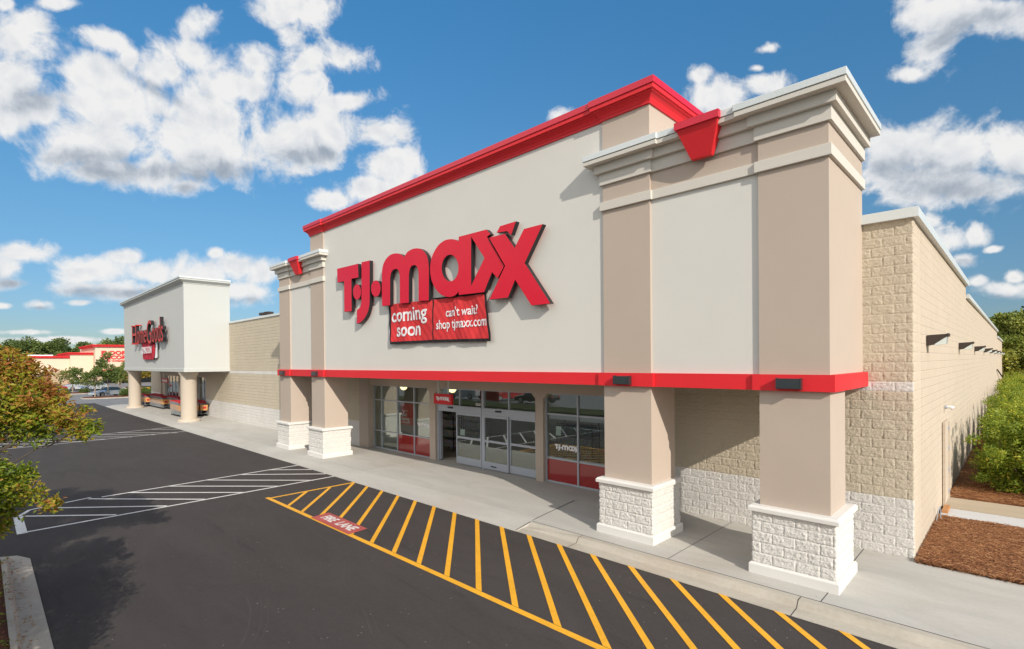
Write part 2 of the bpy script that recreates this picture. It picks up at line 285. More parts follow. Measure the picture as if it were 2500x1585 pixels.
m_coping = mat('pale_coping_metal', (.62, .66, .66), .35, .5, None, (.9, .04))
m_whitecap = mat('white_cast_stone', WHITE, .85, .2, (70, .3, .004), (1.5, .03))
m_alu = mat('aluminium_frame', (.42, .45, .50), .4, .4, None, None, .2)
m_black = mat('black_trim', (.015, .015, .017), .4, .4)
m_hgbox = mat('stucco_pale_grey', (.50, .51, .49), .9, .2, (150, .25, .004), (.4, .025))
m_hgcol = mat('stucco_beige', (.50, .43, .35), .88, .2, (120, .25, .004), (.8, .03))
m_roof = mat('roof_membrane', (.45, .45, .44), .9)
m_soffit = mat('soffit_board', (.40, .335, .27), .9, .2, None, (.8, .03))
m_dark = mat('dark_interior', (.035, .032, .03), .9)
m_int = mat('interior_wall', (.45, .43, .40), .9)
m_intfloor = mat('interior_floor', (.22, .19, .16), .4, .4, None, (2, .15))

def cmu_mat(name, axis, joints, colr=CMUT, bands=True, bump=1.0, JD=.3):
    m = bpy.data.materials.new(name); m.use_nodes = True; T = NT(m.node_tree); b = T.n['Principled BSDF']
    b.inputs['Roughness'].default_value = .92; b.inputs['Specular IOR Level'].default_value = .15
    pos = T.new('ShaderNodeNewGeometry').outputs['Position']
    s = T.new('ShaderNodeSeparateXYZ'); T.l.new(pos, s.inputs[0])
    z = s.outputs[2]; u = s.outputs[0] if axis == 'x' else s.outputs[1]
    c = colr
    if bands:
        k1 = T.math('LESS_THAN', z, 1.2192)
        k2 = T.math('MULTIPLY', T.math('GREATER_THAN', z, 3.454), T.math('LESS_THAN', z, 3.657))
        k = T.math('MAXIMUM', k1, k2)
        c = T.mix(k, colr, WHITE)
    nv = T.noise(pos, 1.1, 4, .6)
    c = T.mix(T.mapr(nv, .3, .7, 0, .12), c, (.30, .26, .20))
    n1 = T.noise(T.scalev(pos, 1, 1, 1.35), 20, 6, .66, .9); n2 = T.noise(pos, 62, 3, .65, .5)
    hgt = T.math('ADD', T.math('MULTIPLY', n1, .8), T.math('MULTIPLY', n2, .3))
    if joints:
        v = T.math('MULTIPLY', z, 1 / .2032); row = T.math('FLOOR', v); fv = T.math('SUBTRACT', v, row)
        uu = T.math('ADD', T.math('MULTIPLY', u, 1 / .4064), T.math('MULTIPLY', T.math('FLOORED_MODULO', row, 2.0), .5))
        fl = T.math('FLOOR', uu); fu = T.math('SUBTRACT', uu, fl)
        wn = T.new('ShaderNodeTexWhiteNoise', noise_dimensions='2D'); cc = T.new('ShaderNodeCombineXYZ'); T.l.new(fl, cc.inputs[0]); T.l.new(row, cc.inputs[1]); T.l.new(cc.outputs[0], wn.inputs['Vector'])
        e1 = T.math('MINIMUM', fv, T.math('SUBTRACT', 1.0, fv)); e2 = T.math('MINIMUM', fu, T.math('SUBTRACT', 1.0, fu))
        j = T.math('MINIMUM', T.mapr(e1, .02, .07), T.mapr(e2, .008, .03))
        hgt = T.math('MULTIPLY', j, T.math('ADD', hgt, T.math('ADD', .9, T.math('MULTIPLY', wn.outputs['Value'], .35))))
        c = T.mix(T.mapr(wn.outputs['Value'], 0, 1, 0, .07), c, (.32, .27, .20))
        jd = T.mapr(T.math('MINIMUM', T.mapr(e1, .015, .045), T.mapr(e2, .006, .018)), 0, 1, JD, 0)  # groove shade painted into the joint colour
        c = T.mix(jd, c, (.22, .19, .15))
    T.l.new(c, b.inputs['Base Color'])
    bn = T.new('ShaderNodeBump'); bn.inputs['Strength'].default_value = bump; bn.inputs['Distance'].default_value = .022
    T.l.new(hgt, bn.inputs['Height']); T.l.new(bn.outputs[0], b.inputs['Normal'])
    return m
m_cmux = cmu_mat('split_face_block_front', 'x', True, bump=.6, JD=.14)
m_cmuy = cmu_mat('split_face_block_side', 'y', True, colr=(.57, .485, .385), bands=False, bump=.36, JD=.16)
m_cmug = cmu_mat('split_face_block_modelled', 'x', False, bump=.95)
m_cmugs = cmu_mat('split_face_block_modelled_side', 'y', False, colr=(.57, .485, .385), bands=False, bump=.35)
m_stone = cmu_mat('white_split_face_block', 'x', False, colr=WHITE, bands=False, bump=.85)

def glass_mat(name, tint, refl=.16):
    m = bpy.data.materials.new(name); m.use_nodes = True; T = NT(m.node_tree); T.n.clear()
    o = T.new('ShaderNodeOutputMaterial'); tr = T.new('ShaderNodeBsdfTransparent'); tr.inputs[0].default_value = (*tint, 1)
    g = T.new('ShaderNodeBsdfGlossy'); g.inputs['Roughness'].default_value = .0; g.inputs[0].default_value = (.95, 1, 1, 1)
    fr = T.new('ShaderNodeLayerWeight'); fr.inputs['Blend'].default_value = .5
    f = T.math('ADD', T.math('MULTIPLY', T.math('POWER', fr.outputs['Facing'], 4.0), .8), refl, clamp=True)
    mx = T.new('ShaderNodeMixShader'); T.l.new(f, mx.inputs[0]); T.l.new(tr.outputs[0], mx.inputs[1]); T.l.new(g.outputs[0], mx.inputs[2])
    T.l.new(mx.outputs[0], o.inputs[0]); return m
m_glass = glass_mat('tinted_glass', (.84, .90, .87), .15)
m_redglass = mat('red_spandrel_glass', (.30, .02, .02), .06, .9)
m_carglass = mat('car_glass', (.02, .03, .035), .05, .8)

# ------------------------------------------------------------------ modelled split-face block
def vnoise(x, y, seed=0):
    def h(i, j):
        n = (i.astype(np.int64) * 374761393 + j.astype(np.int64) * 668265263 + seed * 69069) & 0xffffffff
        n = ((n ^ (n >> 13)) * 1274126177) & 0xffffffff
        return ((n ^ (n >> 16)) & 0xffff) / 65535.0
    xi = np.floor(x); yi = np.floor(y); fx = x - xi; fy = y - yi; fx = fx * fx * (3 - 2 * fx); fy = fy * fy * (3 - 2 * fy)
    a = h(xi, yi); b = h(xi + 1, yi); c = h(xi, yi + 1); d = h(xi + 1, yi + 1)
    return (a * (1 - fx) + b * fx) * (1 - fy) + (c * (1 - fx) + d * fx) * fy
def fbm(x, y, seed, o=4):
    s = 0; a = .5; 
    for k in range(o): s = s + a * vnoise(x * 2 ** k, y * 2 ** k, seed + k); a *= .55
    return s
def hash2(i, j, seed):
    n = (i.astype(np.int64) * 73856093 ^ j.astype(np.int64) * 19349663 ^ (seed * 83492791)) & 0xffffffff
    n = ((n ^ (n >> 13)) * 1274126177) & 0xffffffff
    return ((n ^ (n >> 16)) & 0xffff) / 65535.0
def block_wrap(name, path, z0, z1, mats, parent, seed, amp=.05, closed=False, step=.022, zoff=0.0, uoff=None, matf=None, ulen=.4064, fade=None):
    """path: list of (x, y) corner points, outward side on the right when walking; the split faces bulge out from the mortar plane"""
    pts = [Vector((p[0], p[1])) for p in path]; segs = len(pts) if closed else len(pts) - 1
    P_ = []; Nn = []; U = []; S = []
    for k in range(segs):
        a = pts[k]; b = pts[(k + 1) % len(pts)]; d = (b - a); L = d.length; d.normalize(); nrm = Vector((d.y, -d.x))
        n = max(2, int(round(L / step)))
        u0 = (uoff[k] if uoff else (a.x if abs(d.x) > .5 else a.y)); us = (1 if (d.x + d.y) > 0 else -1)
        for i in range(n):
            t = i / n; q = a + (b - a) * t; nn = nrm
            if i == 0 and (closed or k > 0):
                dp = (pts[k] - pts[k - 1]).normalized(); nn = (nrm + Vector((dp.y, -dp.x)))
            P_.append(q); Nn.append(nn); U.append(u0 + us * t * L); S.append(k)
    if not closed:
        P_.append(pts[-1]); Nn.append(nrm); U.append(u0 + us * L); S.append(segs - 1)
    P_ = np.array([(p.x, p.y) for p in P_]); Nn = np.array([(p.x, p.y) for p in Nn]); U = np.array(U); S = np.array(S)
    nz = int(round((z1 - z0) / step)) + 1; Z = np.linspace(z0, z1, nz)
    UU, ZZ = np.meshgrid(U, Z); SS = np.meshgrid(S, Z)[0]
    v = (ZZ - zoff) / .2032; row = np.floor(v); fv = v - row
    uu = UU / ulen + .5 * np.mod(row, 2); bi = np.floor(uu); fu = uu - bi
    ev = np.minimum(fv, 1 - fv) * .2032; eu = np.minimum(fu, 1 - fu) * ulen
    e = np.minimum(ev, eu); prof = np.clip((e - .004) / .011, 0, 1)
    su = seed * 17 + SS * 7
    tiltu = (hash2(bi + SS * 50, row, seed) - .5) * 2; tiltv = (hash2(bi + SS * 50, row, seed + 5) - .5) * 2
    base = .50 + .18 * hash2(bi + SS * 50, row, seed + 9)
    a1 = UU * .8 + ZZ * .6; a2 = -UU * .6 + ZZ * .8
    f = fbm(a1 * 17 + bi * 3.7 + SS * 31, a2 * 30 + row * 1.3, seed, 4)
    f2 = np.abs(fbm(a1 * 30 + bi * 2.1 + SS * 13, a2 * 50 + row, seed + 20, 2) - .42)
    f3 = vnoise(UU * 55, ZZ * 55, seed + 40)
    rgh = (base + .22 * tiltu * (fu - .5) + .15 * tiltv * (fv - .5) + (f - .45) * 1.35 - .45 * f2 + .55 * (f3 - .5))
    edge_ = np.clip(e / .045, 0, 1) ** .5
    dsp = amp * (prof * .12 + prof * np.maximum(rgh, -.1) * (.72 + .28 * edge_))
    dsp = np.maximum(dsp, 0)
    if fade is not None: dsp = dsp * fade(UU, SS)
    X = P_[None, :, 0] + Nn[None, :, 0] * dsp; Y = P_[None, :, 1] + Nn[None, :, 1] * dsp
    V = np.stack([X, Y, ZZ], -1).reshape(-1, 3); nu = len(U)
    cols = nu if closed else nu - 1
    i, j = np.meshgrid(np.arange(nz - 1), np.arange(cols), indexing='ij'); j2 = (j + 1) % nu
    F = np.stack([i * nu + j, i * nu + j2, (i + 1) * nu + j2, (i + 1) * nu + j], -1).reshape(-1, 4)
    fm = None
    if matf: fm = np.array([matf.get(int(s_), 0) for s_ in S])[j].reshape(-1)
    return mesh_np(name, V, F, mats, parent, True, fm)

# ------------------------------------------------------------------ lettering
def poly_mesh(name, splines, depth, mats, parent=None, plane='y', y=0.0, front=0.0):
    """closed 2-D outlines (holes follow even-odd) raised by depth; faces material 0, edges material 1"""
    cu = bpy.data.curves.new('t', 'CURVE'); cu.dimensions = '2D'; cu.fill_mode = 'BOTH'; cu.extrude = depth / 2
    for pts in splines:
        sp = cu.splines.new('POLY'); sp.points.add(len(pts) - 1); sp.use_cyclic_u = True
        for q, p in zip(sp.points, pts): q.co = (p[0], p[1], 0, 1)
    return _curve_to(name, cu, mats, parent, depth)
_tmpmeshes = []
def _curve_to(name, cu, mats, parent, depth):
    o = bpy.data.objects.new('t', cu); col.objects.link(o)
    bpy.context.view_layer.update()
    dg = bpy.context.evaluated_depsgraph_get(); me = bpy.data.meshes.new_from_object(o.evaluated_get(dg))
    bpy.data.objects.remove(o); bpy.data.curves.remove(cu)
    me.name = name; me.materials.clear()
    ml = mats if isinstance(mats, (list, tuple)) else [mats]
    for mt in ml: me.materials.append(mt)
    for p in me.polygons: p.material_index = 0 if (abs(p.normal.z) > .7 or len(ml) == 1) else 1; p.use_smooth = False
    return me
def text_me(name, s, size, depth, mats, bold=0.0, align='CENTER', sx=1.0, shear=0.0, space=1.0, line=1.0):
    cu = bpy.data.curves.new('t', 'FONT'); cu.body = s; cu.size = size; cu.extrude = depth / 2; cu.offset = bold
    cu.align_x = align; cu.align_y = 'CENTER'; cu.shear = shear; cu.space_character = space; cu.space_line = line; cu.resolution_u = 6
    me = _curve_to(name, cu, mats, None, depth)
    if sx != 1.0: me.transform(Matrix.Diagonal((sx, 1, 1, 1)))
    return me
FRONT = Matrix(((1, 0, 0, 0), (0, 0, -1, 0), (0, 1, 0, 0), (0, 0, 0, 1)))    # local xy -> world xz, facing -Y
EAST = Matrix(((0, 0, 1, 0), (1, 0, 0, 0), (0, 1, 0, 0), (0, 0, 0, 1)))      # local xy -> world yz, facing +X
def place_me(name, me, M_, loc, parent=None):
    me.transform(M_); me.transform(Matrix.Translation(loc)); return link(name, me, parent)

# ================================================================== GROUND
def strips(name, rects, m, kind='structure', zadd=0.0, mats=None):
    """flat sheets that follow the ground slope"""
    b = MB()
    for (x0, x1, y0, y1) in rects:
        xs = sorted(set([x0, x1] + [x for x in (-65, -8) if x0 < x < x1]))
        for a, c in zip(xs[:-1], xs[1:]):
            b.add([(a, y0, zg(a) + zadd), (c, y0, zg(c) + zadd), (c, y1, zg(c) + zadd), (a, y1, zg(a) + zadd)], [(0, 1, 2, 3)])
    o = b.build(name, m); 
    if kind: o['kind'] = kind
    return o
def asphalt_mat(name, c0, c1, speck, rough=.85, tracks=True):
    m = bpy.data.materials.new(name); m.use_nodes = True; T = NT(m.node_tree); b = T.n['Principled BSDF']
    pos = T.new('ShaderNodeNewGeometry').outputs['Position']
    n1 = T.noise(T.scalev(pos, .5, 1.6, 1), .6, 5, .6, .8); n2 = T.noise(pos, 90, 2, .7); n3 = T.noise(pos, 9, 4, .65)
    f = T.math('ADD', T.math('MULTIPLY', n1, .75), T.math('MULTIPLY', n3, .25))
    c = T.mix(T.mapr(f, .36, .64), c0, c1)
    c = T.mix(T.mapr(n2, .35, .75, 0, .5), c, tuple(x * 1.9 for x in c1))
    vo = T.new('ShaderNodeTexVoronoi'); T.l.new(pos, vo.inputs['Vector']); vo.inputs['Scale'].default_value = 7
    wn = T.noise(pos, 2.2, 2, .5)
    sp = T.math('MULTIPLY', T.math('LESS_THAN', vo.outputs['Distance'], .085), T.math('GREATER_THAN', wn, .56))
    c = T.mix(T.math('MULTIPLY', sp, speck), c, (.42, .40, .37))
    if tracks:   # faint scuffs from tyres and the paver
        s = T.new('ShaderNodeSeparateXYZ'); T.l.new(pos, s.inputs[0])
        wv = T.math('ADD', s.outputs[1], T.math('MULTIPLY', s.outputs[0], .30))
        wv = T.math('ADD', wv, T.math('MULTIPLY', T.noise(pos, .22, 2, .5), 1.6))
        t = None
        for k, wd in ((1.05, .016), (1.32, .012), (1.22, .01), (2.95, .016), (3.06, .01), (-1.4, .02)):
            q = T.mapr(T.math('ABSOLUTE', T.math('SUBTRACT', wv, k)), 0, wd, 1, 0)
            t = q if t is None else T.math('MAXIMUM', t, q)
        brk = T.mapr(T.noise(pos, 1.1, 3, .6), .45, .62)
        c = T.mix(T.math('MULTIPLY', T.math('MULTIPLY', t, brk), .10), c, (.22, .20, .19))
        dk = T.mapr(T.noise(T.scalev(pos, .35, 2.2, 1), .9, 4, .6, 1.2), .58, .72, 0, .35)
        c = T.mix(dk, c, (.030, .028, .027))
    T.l.new(c, b.inputs['Base Color']); b.inputs['Roughness'].default_value = rough; b.inputs['Specular IOR Level'].default_value = .15
    bn = T.new('ShaderNodeBump'); bn.inputs['Strength'].default_value = .5; bn.inputs['Distance'].default_value = .006
    T.l.new(T.noise(pos, 110, 2, .7), bn.inputs['Height']); T.l.new(bn.outputs[0], b.inputs['Normal'])
    return m
m_asph = asphalt_mat('fresh_asphalt', (.046, .040, .038), (.060, .053, .050), .4)
m_asph2 = asphalt_mat('worn_asphalt', (.16, .16, .165), (.20, .20, .20), .2, tracks=False)
def concrete_mat(name, base, lo, stain=(.42, .33, .24), stf=.25):
    m = bpy.data.materials.new(name); m.use_nodes = True; T = NT(m.node_tree); b = T.n['Principled BSDF']
    pos = T.new('ShaderNodeNewGeometry').outputs['Position']
    n1 = T.noise(T.scalev(pos, .6, 2.0, 1), .8, 6, .6, .9); n2 = T.noise(pos, 14, 4, .6); n3 = T.noise(pos, .35, 3, .5)
    c = T.mix(T.mapr(T.math('ADD', T.math('MULTIPLY', n1, .7), T.math('MULTIPLY', n2, .3)), .35, .66), lo, base)
    c = T.mix(T.mapr(n3, .55, .75, 0, stf), c, stain)
    st = T.mapr(T.noise(T.scalev(pos, .3, 3.5, 1), 1.6, 5, .65, 1.5), .60, .75, 0, .22)
    c = T.mix(st, c, (.30, .29, .27))
    vo = T.new('ShaderNodeTexVoronoi'); T.l.new(pos, vo.inputs['Vector']); vo.inputs['Scale'].default_value = 3.1
    sp = T.math('MULTIPLY', T.math('LESS_THAN', vo.outputs['Distance'], .045), T.math('GREATER_THAN', T.noise(pos, 1.3, 2, .5), .55))
    c = T.mix(T.math('MULTIPLY', sp, .5), c, (.16, .13, .11))
    T.l.new(c, b.inputs['Base Color']); b.inputs['Roughness'].default_value = .85; b.inputs['Specular IOR Level'].default_value = .25
    bn = T.new('ShaderNodeBump'); bn.inputs['Strength'].default_value = .25; bn.inputs['Distance'].default_value = .004
    T.l.new(T.noise(T.scalev(pos, 60, 12, 20), 1, 3, .6), bn.inputs['Height']); T.l.new(bn.outputs[0], b.inputs['Normal'])
    return m
m_conc = concrete_mat('broom_finished_concrete', (.50, .48, .44), (.42, .405, .37))
m_kerb = concrete_mat('kerb_concrete', (.50, .46, .39), (.38, .34, .28), (.40, .28, .17), .6)
m_conc_new = concrete_mat('pale_new_concrete', (.56, .56, .56), (.50, .50, .50), stf=.05)
m_conc_tan = concrete_mat('tan_walk_concrete', (.46, .38, .28), (.40, .33, .24))
m_joint = mat('joint_filler', (.035, .03, .028), .9)
m_grass = mat('grass', (.05, .06, .02), .95, .1, (30, .8, .03), (3, .35))
m_mulch = None

# wide base sheet
g = MB(); g.add([(-4000, -4000, -.55), (4000, -4000, -.55), (4000, 4000, -.55), (-4000, 4000, -.55)], [(0, 1, 2, 3)])
tag(g.build('ground', m_grass), kind='structure')
strips('parking_lot', [(-260, -78, -150, 70), (-78, 60, -150, -2.6)], m_asph2, zadd=-.142)
strips('road', [(-78, 60, -2.6, 9.4)], m_asph, zadd=-.13)
# older paving between the road end and the side of the far store
strips('side_street', [(-78, -70.6, 9.4, 70)], m_asph2, zadd=-.142)

# sidewalk: level slab with a ramped, flush edge in front of the doors and a kerb elsewhere
sw = MB()
KX = -9.12
sw.add([(KX, 9.40, -.50), (KX, 9.40, -.115), (KX, 10.3, 0), (KX, 14.0, 0), (KX, 14.0, -.5)], [(4, 3, 2, 1, 0)])
def slab(x0, x1):
    a, c = zg(x0), zg(x1)
    sw.add([(x0, 9.40, a - .5), (x1, 9.40, c - .5), (x0, 9.40, a - .117), (x1, 9.40, c - .117), (x0, 10.3, a), (x1, 10.3, c), (x0, 14.6, a), (x1, 14.6, c)],
           [(0, 1, 3, 2), (2, 3, 5, 4), (4, 5, 7, 6)])
slab(-65, KX); slab(-70.6, -65)
sw.add([(-70.6, 9.4, -.7), (-70.6, 14.6, -.7), (-70.6, 14.6, -.171), (-70.6, 10.3, -.171), (-70.6, 9.4, -.288)], [(0, 1, 2, 3, 4)])
sw.prism([(KX, 9.97), (60, 9.97), (60, 13.1), (-1.3, 13.38), (-1.53, 14.6), (KX, 14.6)], -.5, 0)
sidewalk = sw.build('sidewalk', m_conc); tag(sidewalk, kind='structure')
jt = MB()
for x, y0, y1 in ((-5.28, 9.99, 14), (-2.45, 9.99, 13.4), (-18.4, 10.32, 13.6), (-27.6, 10.32, 13.3), (-36, 10.32, 13.3), (-50, 10.32, 13)):
    z_ = zg(x) + .004; jt.add([(x, y0, z_), (x + .012, y0, z_), (x + .012, y1, z_), (x, y1, z_)], [(0, 1, 2, 3)])
jt.add([(-9.14, 9.42, -.110), (-9.115, 9.42, -.110), (-9.16, 10.3, .004), (-9.185, 10.3, .004)], [(0, 1, 2, 3)])
jt.add([(-9.185, 10.3, .004), (-9.16, 10.3, .004), (-9.49, 12.35, .004), (-9.515, 12.35, .004)], [(0, 1, 2, 3)])
jt.add([(-9.1, 9.985, .004), (20, 9.985, .004), (20, 10.0, .004), (-9.1, 10.0, .004)], [(0, 1, 2, 3)])
jt.build('expansion_joint', m_joint, sidewalk)
# kerb with gutter, ramping up from flush
kb = MB()
prof0 = [(9.40, -.126), (9.74, -.118), (9.80, -.112), (9.84, -.110), (9.97, -.045)]
prof1 = [(9.40, -.126), (9.72, -.112), (9.79, -.018), (9.83, .0), (9.968, .0)]
xs = [KX, -8.3, -7.45, -6.0, -2.755, -2.74, 0, 4.5, 20, 60]; mixf = [0, .45, 1, 1, 1, 1, 1, 1, 1, 1]
rows = []
for x, f in zip(xs, mixf):
    rows.append([(x, a[0] * (1 - f) + b_[0] * f, a[1] * (1 - f) + b_[1] * f) for a, b_ in zip(prof0, prof1)])
for i in range(len(xs) - 1):
    n = len(prof0); kb.add(rows[i] + rows[i + 1], [(k, n + k, n + k + 1, k + 1) for k in range(n - 1)])
kerb = kb.build('kerb', m_kerb); tag(kerb, kind='structure')
kj = MB()
for x in (-7.45, -2.75, 1.8):
    kj.add([(x, p[0], p[1] + .004) for p in prof1] + [(x + .013, p[0], p[1] + .004) for p in prof1], [(k, 5 + k, 6 + k, k + 1) for k in range(4)])
kj.build('expansion_joint', m_joint, kerb)

# ------------------------------------------------------------------ painted markings (4 mm above the asphalt)
m_yel = mat('yellow_line_paint', (.80, .40, .03), .6, .3, (60, .3, .003), (14, .10))
m_wht = mat('white_line_paint', (.70, .68, .64), .6, .3, (60, .3, .003), (14, .10))
m_fred = mat('faded_red_paint', (.42, .095, .085), .7, .2, (60, .3, .003), (9, .18))
def line(b, p, q, w, z=.004, wx=None):
    p = Vector(p); q = Vector(q); d = (q - p).normalized(); n = Vector((-d.y, d.x)) * w / 2
    if wx is not None: n = Vector((wx / 2, 0))
    L = [p + n, q + n, q - n, p - n]
    b.add([(v.x, v.y, zg(v.x) - .13 + z) for v in L], [(3, 2, 1, 0)])
yb = MB()
line(yb, (-17.35, 6.42), (-8, 6.42), .13); line(yb, (-8, 6.42), (6, 6.42), .13)
line(yb, (-17.20, 6.487), (-17.20, 9.4), .12)
S0 = -3.30 / 3.0
tops = [-16.28 + .953 * k for k in range(19)]
for k, xt in enumerate([-17.2 - .0 + 0] + tops):
    # the stripe leans away from the kerb towards +x
    p = Vector((xt, 9.4)); q = Vector((xt + 3.30, 6.488))
    line(yb, p, q, .1, z=.008, wx=.165)
for xb in (-15.85, -14.9):
    t = (-17.14 - xb) / (-3.30) * (9.4 - 6.488) + 6.488
    line(yb, (-17.14, t), (xb, 6.488), .1, z=.008, wx=.16)
yo = yb.build('fire_lane_hatching', m_yel); tag(yo, kind='structure')
fr = MB(); fr.add([(-14.12, 6.40, 0), (-12.02, 6.40, 0), (-12.07, 6.96, 0), (-14.2, 6.96, 0)], [(0, 1, 2, 3)])
fro = fr.build('fire_lane_marking', m_fred); fro.data.transform(Matrix.Translation((0, 0, zg(-13) - .13 + .014))); tag(fro, kind='structure')
me = text_me('words', 'FIRE  LANE', .40, 0.001, m_wht, bold=.012, sx=.86, shear=0)
place_me('words', me, Matrix.Identity(4), (-13.08, 6.68, zg(-13) - .13 + .0185), fro)
wb = MB()
def L2(*p):
    for a, b_ in zip(p[:-1], p[1:]): line(wb, a, b_, .1)
L2((-21.95, 9.4), (-21.55, 2.75)); L2((-18.72, 9.4), (-18.45, .72))
L2((-21.75, 2.5), (-21.25, 1.0)); L2((-21.25, 1.0), (-20.5, .72)); line(wb, (-20.55, .72), (-18.35, .72), .2)
for yr, yl, xl in ((2.70, .80, -20.5), (3.94, 1.5, -21.0), (4.98, 2.42, -21.55), (6.15, 3.44, -21.62), (7.33, 4.62, -21.68), (8.55, 5.84, -21.75)):
    line(wb, (-18.62, yr), (xl, yl), .1, z=.008)
line(wb, (-19.35, 9.38), (-21.8, 7.05), .1, z=.008); line(wb, (-20.6, 9.38), (-21.85, 8.2), .1, z=.008)
wo_ = wb.build('crosswalk_hatching', m_wht); tag(wo_, kind='structure')
wb = MB()
L2((-42.6, 9.4), (-41.2, 3.5), (-41, 0.6)); L2((-39.1, 9.4), (-38.2, .6))
for k in range(7): line(wb, (-38.6, 9.4 - 1.2 * k - .6), (-41.7, 9.4 - 1.2 * k - 3.2), .1, z=.008)
line(wb, (-40.7, 9.4), (-42.1, 8.1), .1, z=.008)
wo2 = wb.build('crosswalk_hatching', m_wht); tag(wo2, kind='structure')
# ================================================================== RED STORE BUILDING
bld = thing('store_building', 'large cream and tan store with red cornice and red band over its glass entrance', 'store', (-12, 13.4, 0))
YW = 13.40
# split-face wall of the corner bay and the first metre of the side wall (modelled), the rest of the side wall in bump
block_wrap('wall', [(-7.6, YW), (-1.57, YW), (-1.57, 14.6)], -.1, 7.11, [m_cmug, m_cmugs], bld, 3, amp=.015, step=.0145, matf={1: 1},
           uoff=[-7.6 + .05, 13.4], fade=lambda U, S: np.where(S == 1, np.clip(1 - (U - 13.4) / 1.15, .25, 1), 1.0))
sb = MB(); sb.prism([(14.6, -.5), (90, -.5), (90, 6.05), (68, 6.05), (68, 6.62), (28, 6.62), (28, 7.11), (14.6, 7.11)], -1.9, -1.5655, ax='x')
sb.build('side_wall', m_cmuy, bld)
rb = MB(); rb.box(-26, -1.9, 14.5, 89, 5.6, 5.9); rb.box(-33, -1.9, 89, 89.4, -.5, 6.05)
rb.build_each('roof', m_roof, bld)
cp = MB()
cp.box(-2.44, -1.46, 13.29, 13.56, 7.03, 7.23); cp.box(-1.62, -1.458, 13.56, 28.05, 7.03, 7.225)
cp.box(-1.62, -1.46, 28.05, 68.05, 6.56, 6.73); cp.box(-1.62, -1.46, 68.05, 90.05, 6.02, 6.18)
cp.build_each('coping', m_coping, bld)
# step-down ends
# wall left of the store front: block then smooth tan render
block_wrap('wall', [(-27.2, YW), (-23.9, YW)], -.3, 3.6, [m_cmug], bld, 5, amp=.02, step=.05, zoff=-.04, uoff=[-27.2])
tb = MB(); tb.box(-23.9, -23.03, YW - .02, YW + .5, -.3, 3.6)
tb.box(-23.03, -7.6, 13.42, 13.9, 3.07, 3.6)      # header beam over the glass
# chamfered door piers
def pier(x0, x1):
    y0, y1 = 13.55, 13.85; c = .22
    tb.prism([(x0, -.3), (x1, -.3), (x1, 3.07 - c), (x1 + c, 3.068), (x0 - c, 3.068), (x0, 3.07 - c)], y0, y1, ax='y')
pier(-18.25, -17.85); pier(-12.12, -11.77)
tb.build_each('entrance_surround', m_tan, bld)
# soffit of the porch
sf = MB(); sf.box(-26.86, -2.46, 10.80, 13.4, 3.57, 3.62); sf.build('soffit', m_soffit, bld)

# ---------------- towers
def foot(x0, x1, x2, x3, o, yf=10.66, rec=.055, yb_=13.40):
    return [(x0 - o, yb_), (x0 - o, yf - o), (x1 + o, yf - o), (x1 + o, yf + rec - o), (x2 - o, yf + rec - o), (x2 - o, yf - o), (x3 + o, yf - o), (x3 + o, yb_)]
def tower(x0, x1, x2, x3):
    yf = 10.66; rec = .055
    b = MB()
    for a, c in ((x0, x1), (x2, x3)):
        b.box(a, c, yf, 13.40 if c == x3 or a == x0 else 13.0, 3.86, 7.79)
    b.prism(foot(x0, x1, x2, x3, 0), 8.0, 8.41)
    t = b.build('tower', m_tan, bld)
    p = MB(); p.box(x1, x2, yf + rec, 11.2, 3.86, 7.79); p.box(x1, x2, yf + rec + .01, 11.2, 3.62, 3.86); p.build('wall_panel', m_cream, t)
    l = MB(); l.prism(foot(x0, x1, x2, x3, .06), 7.79, 8.0); l.build('ledge', m_trim, t, bevel=.008)
    c = MB(); c.prism(foot(x0, x1, x2, x3, .06), 8.41, 8.68); c.prism(foot(x0, x1, x2, x3, .155), 8.68, 8.88); c.prism(foot(x0, x1, x2, x3, .335), 8.88, 8.975)
    c.prism(foot(x0, x1, x2, x3, .30), 8.975, 8.985)
    c.build('cornice', m_trim, t, bevel=.006)
    k = MB(); k.prism(foot(x0, x1, x2, x3, .352), 8.985, 9.115); k.build('coping', m_coping, t, bevel=.006)
    # red keystone, wider at the top, leaning out
    xm = (x1 + x2) / 2 + .1; kb_ = MB()
    vs = [(xm - .215, 10.62, 8.36), (xm + .215, 10.62, 8.36), (xm + .215, 10.50, 8.36), (xm - .215, 10.50, 8.36),
          (xm - .44, 10.62, 8.97), (xm + .44, 10.62, 8.97), (xm + .44, 10.29, 8.97), (xm - .44, 10.29, 8.97)]
    kb_.add(vs, [(3, 2, 1, 0), (4, 5, 6, 7), (0, 1, 5, 4), (1, 2, 6, 5), (2, 3, 7, 6), (3, 0, 4, 7)])
    kb_.build('keystone', m_red, t); kc = MB(); kc.box(xm - .47, xm + .47, 10.25, 10.9, 8.972, 9.125); kc.build('keystone_cap', m_redmetal, t)
    return t
tower(-7.27, -6.0, -3.65, -2.44)
tower(-26.88, -25.62, -23.30, -22.03)
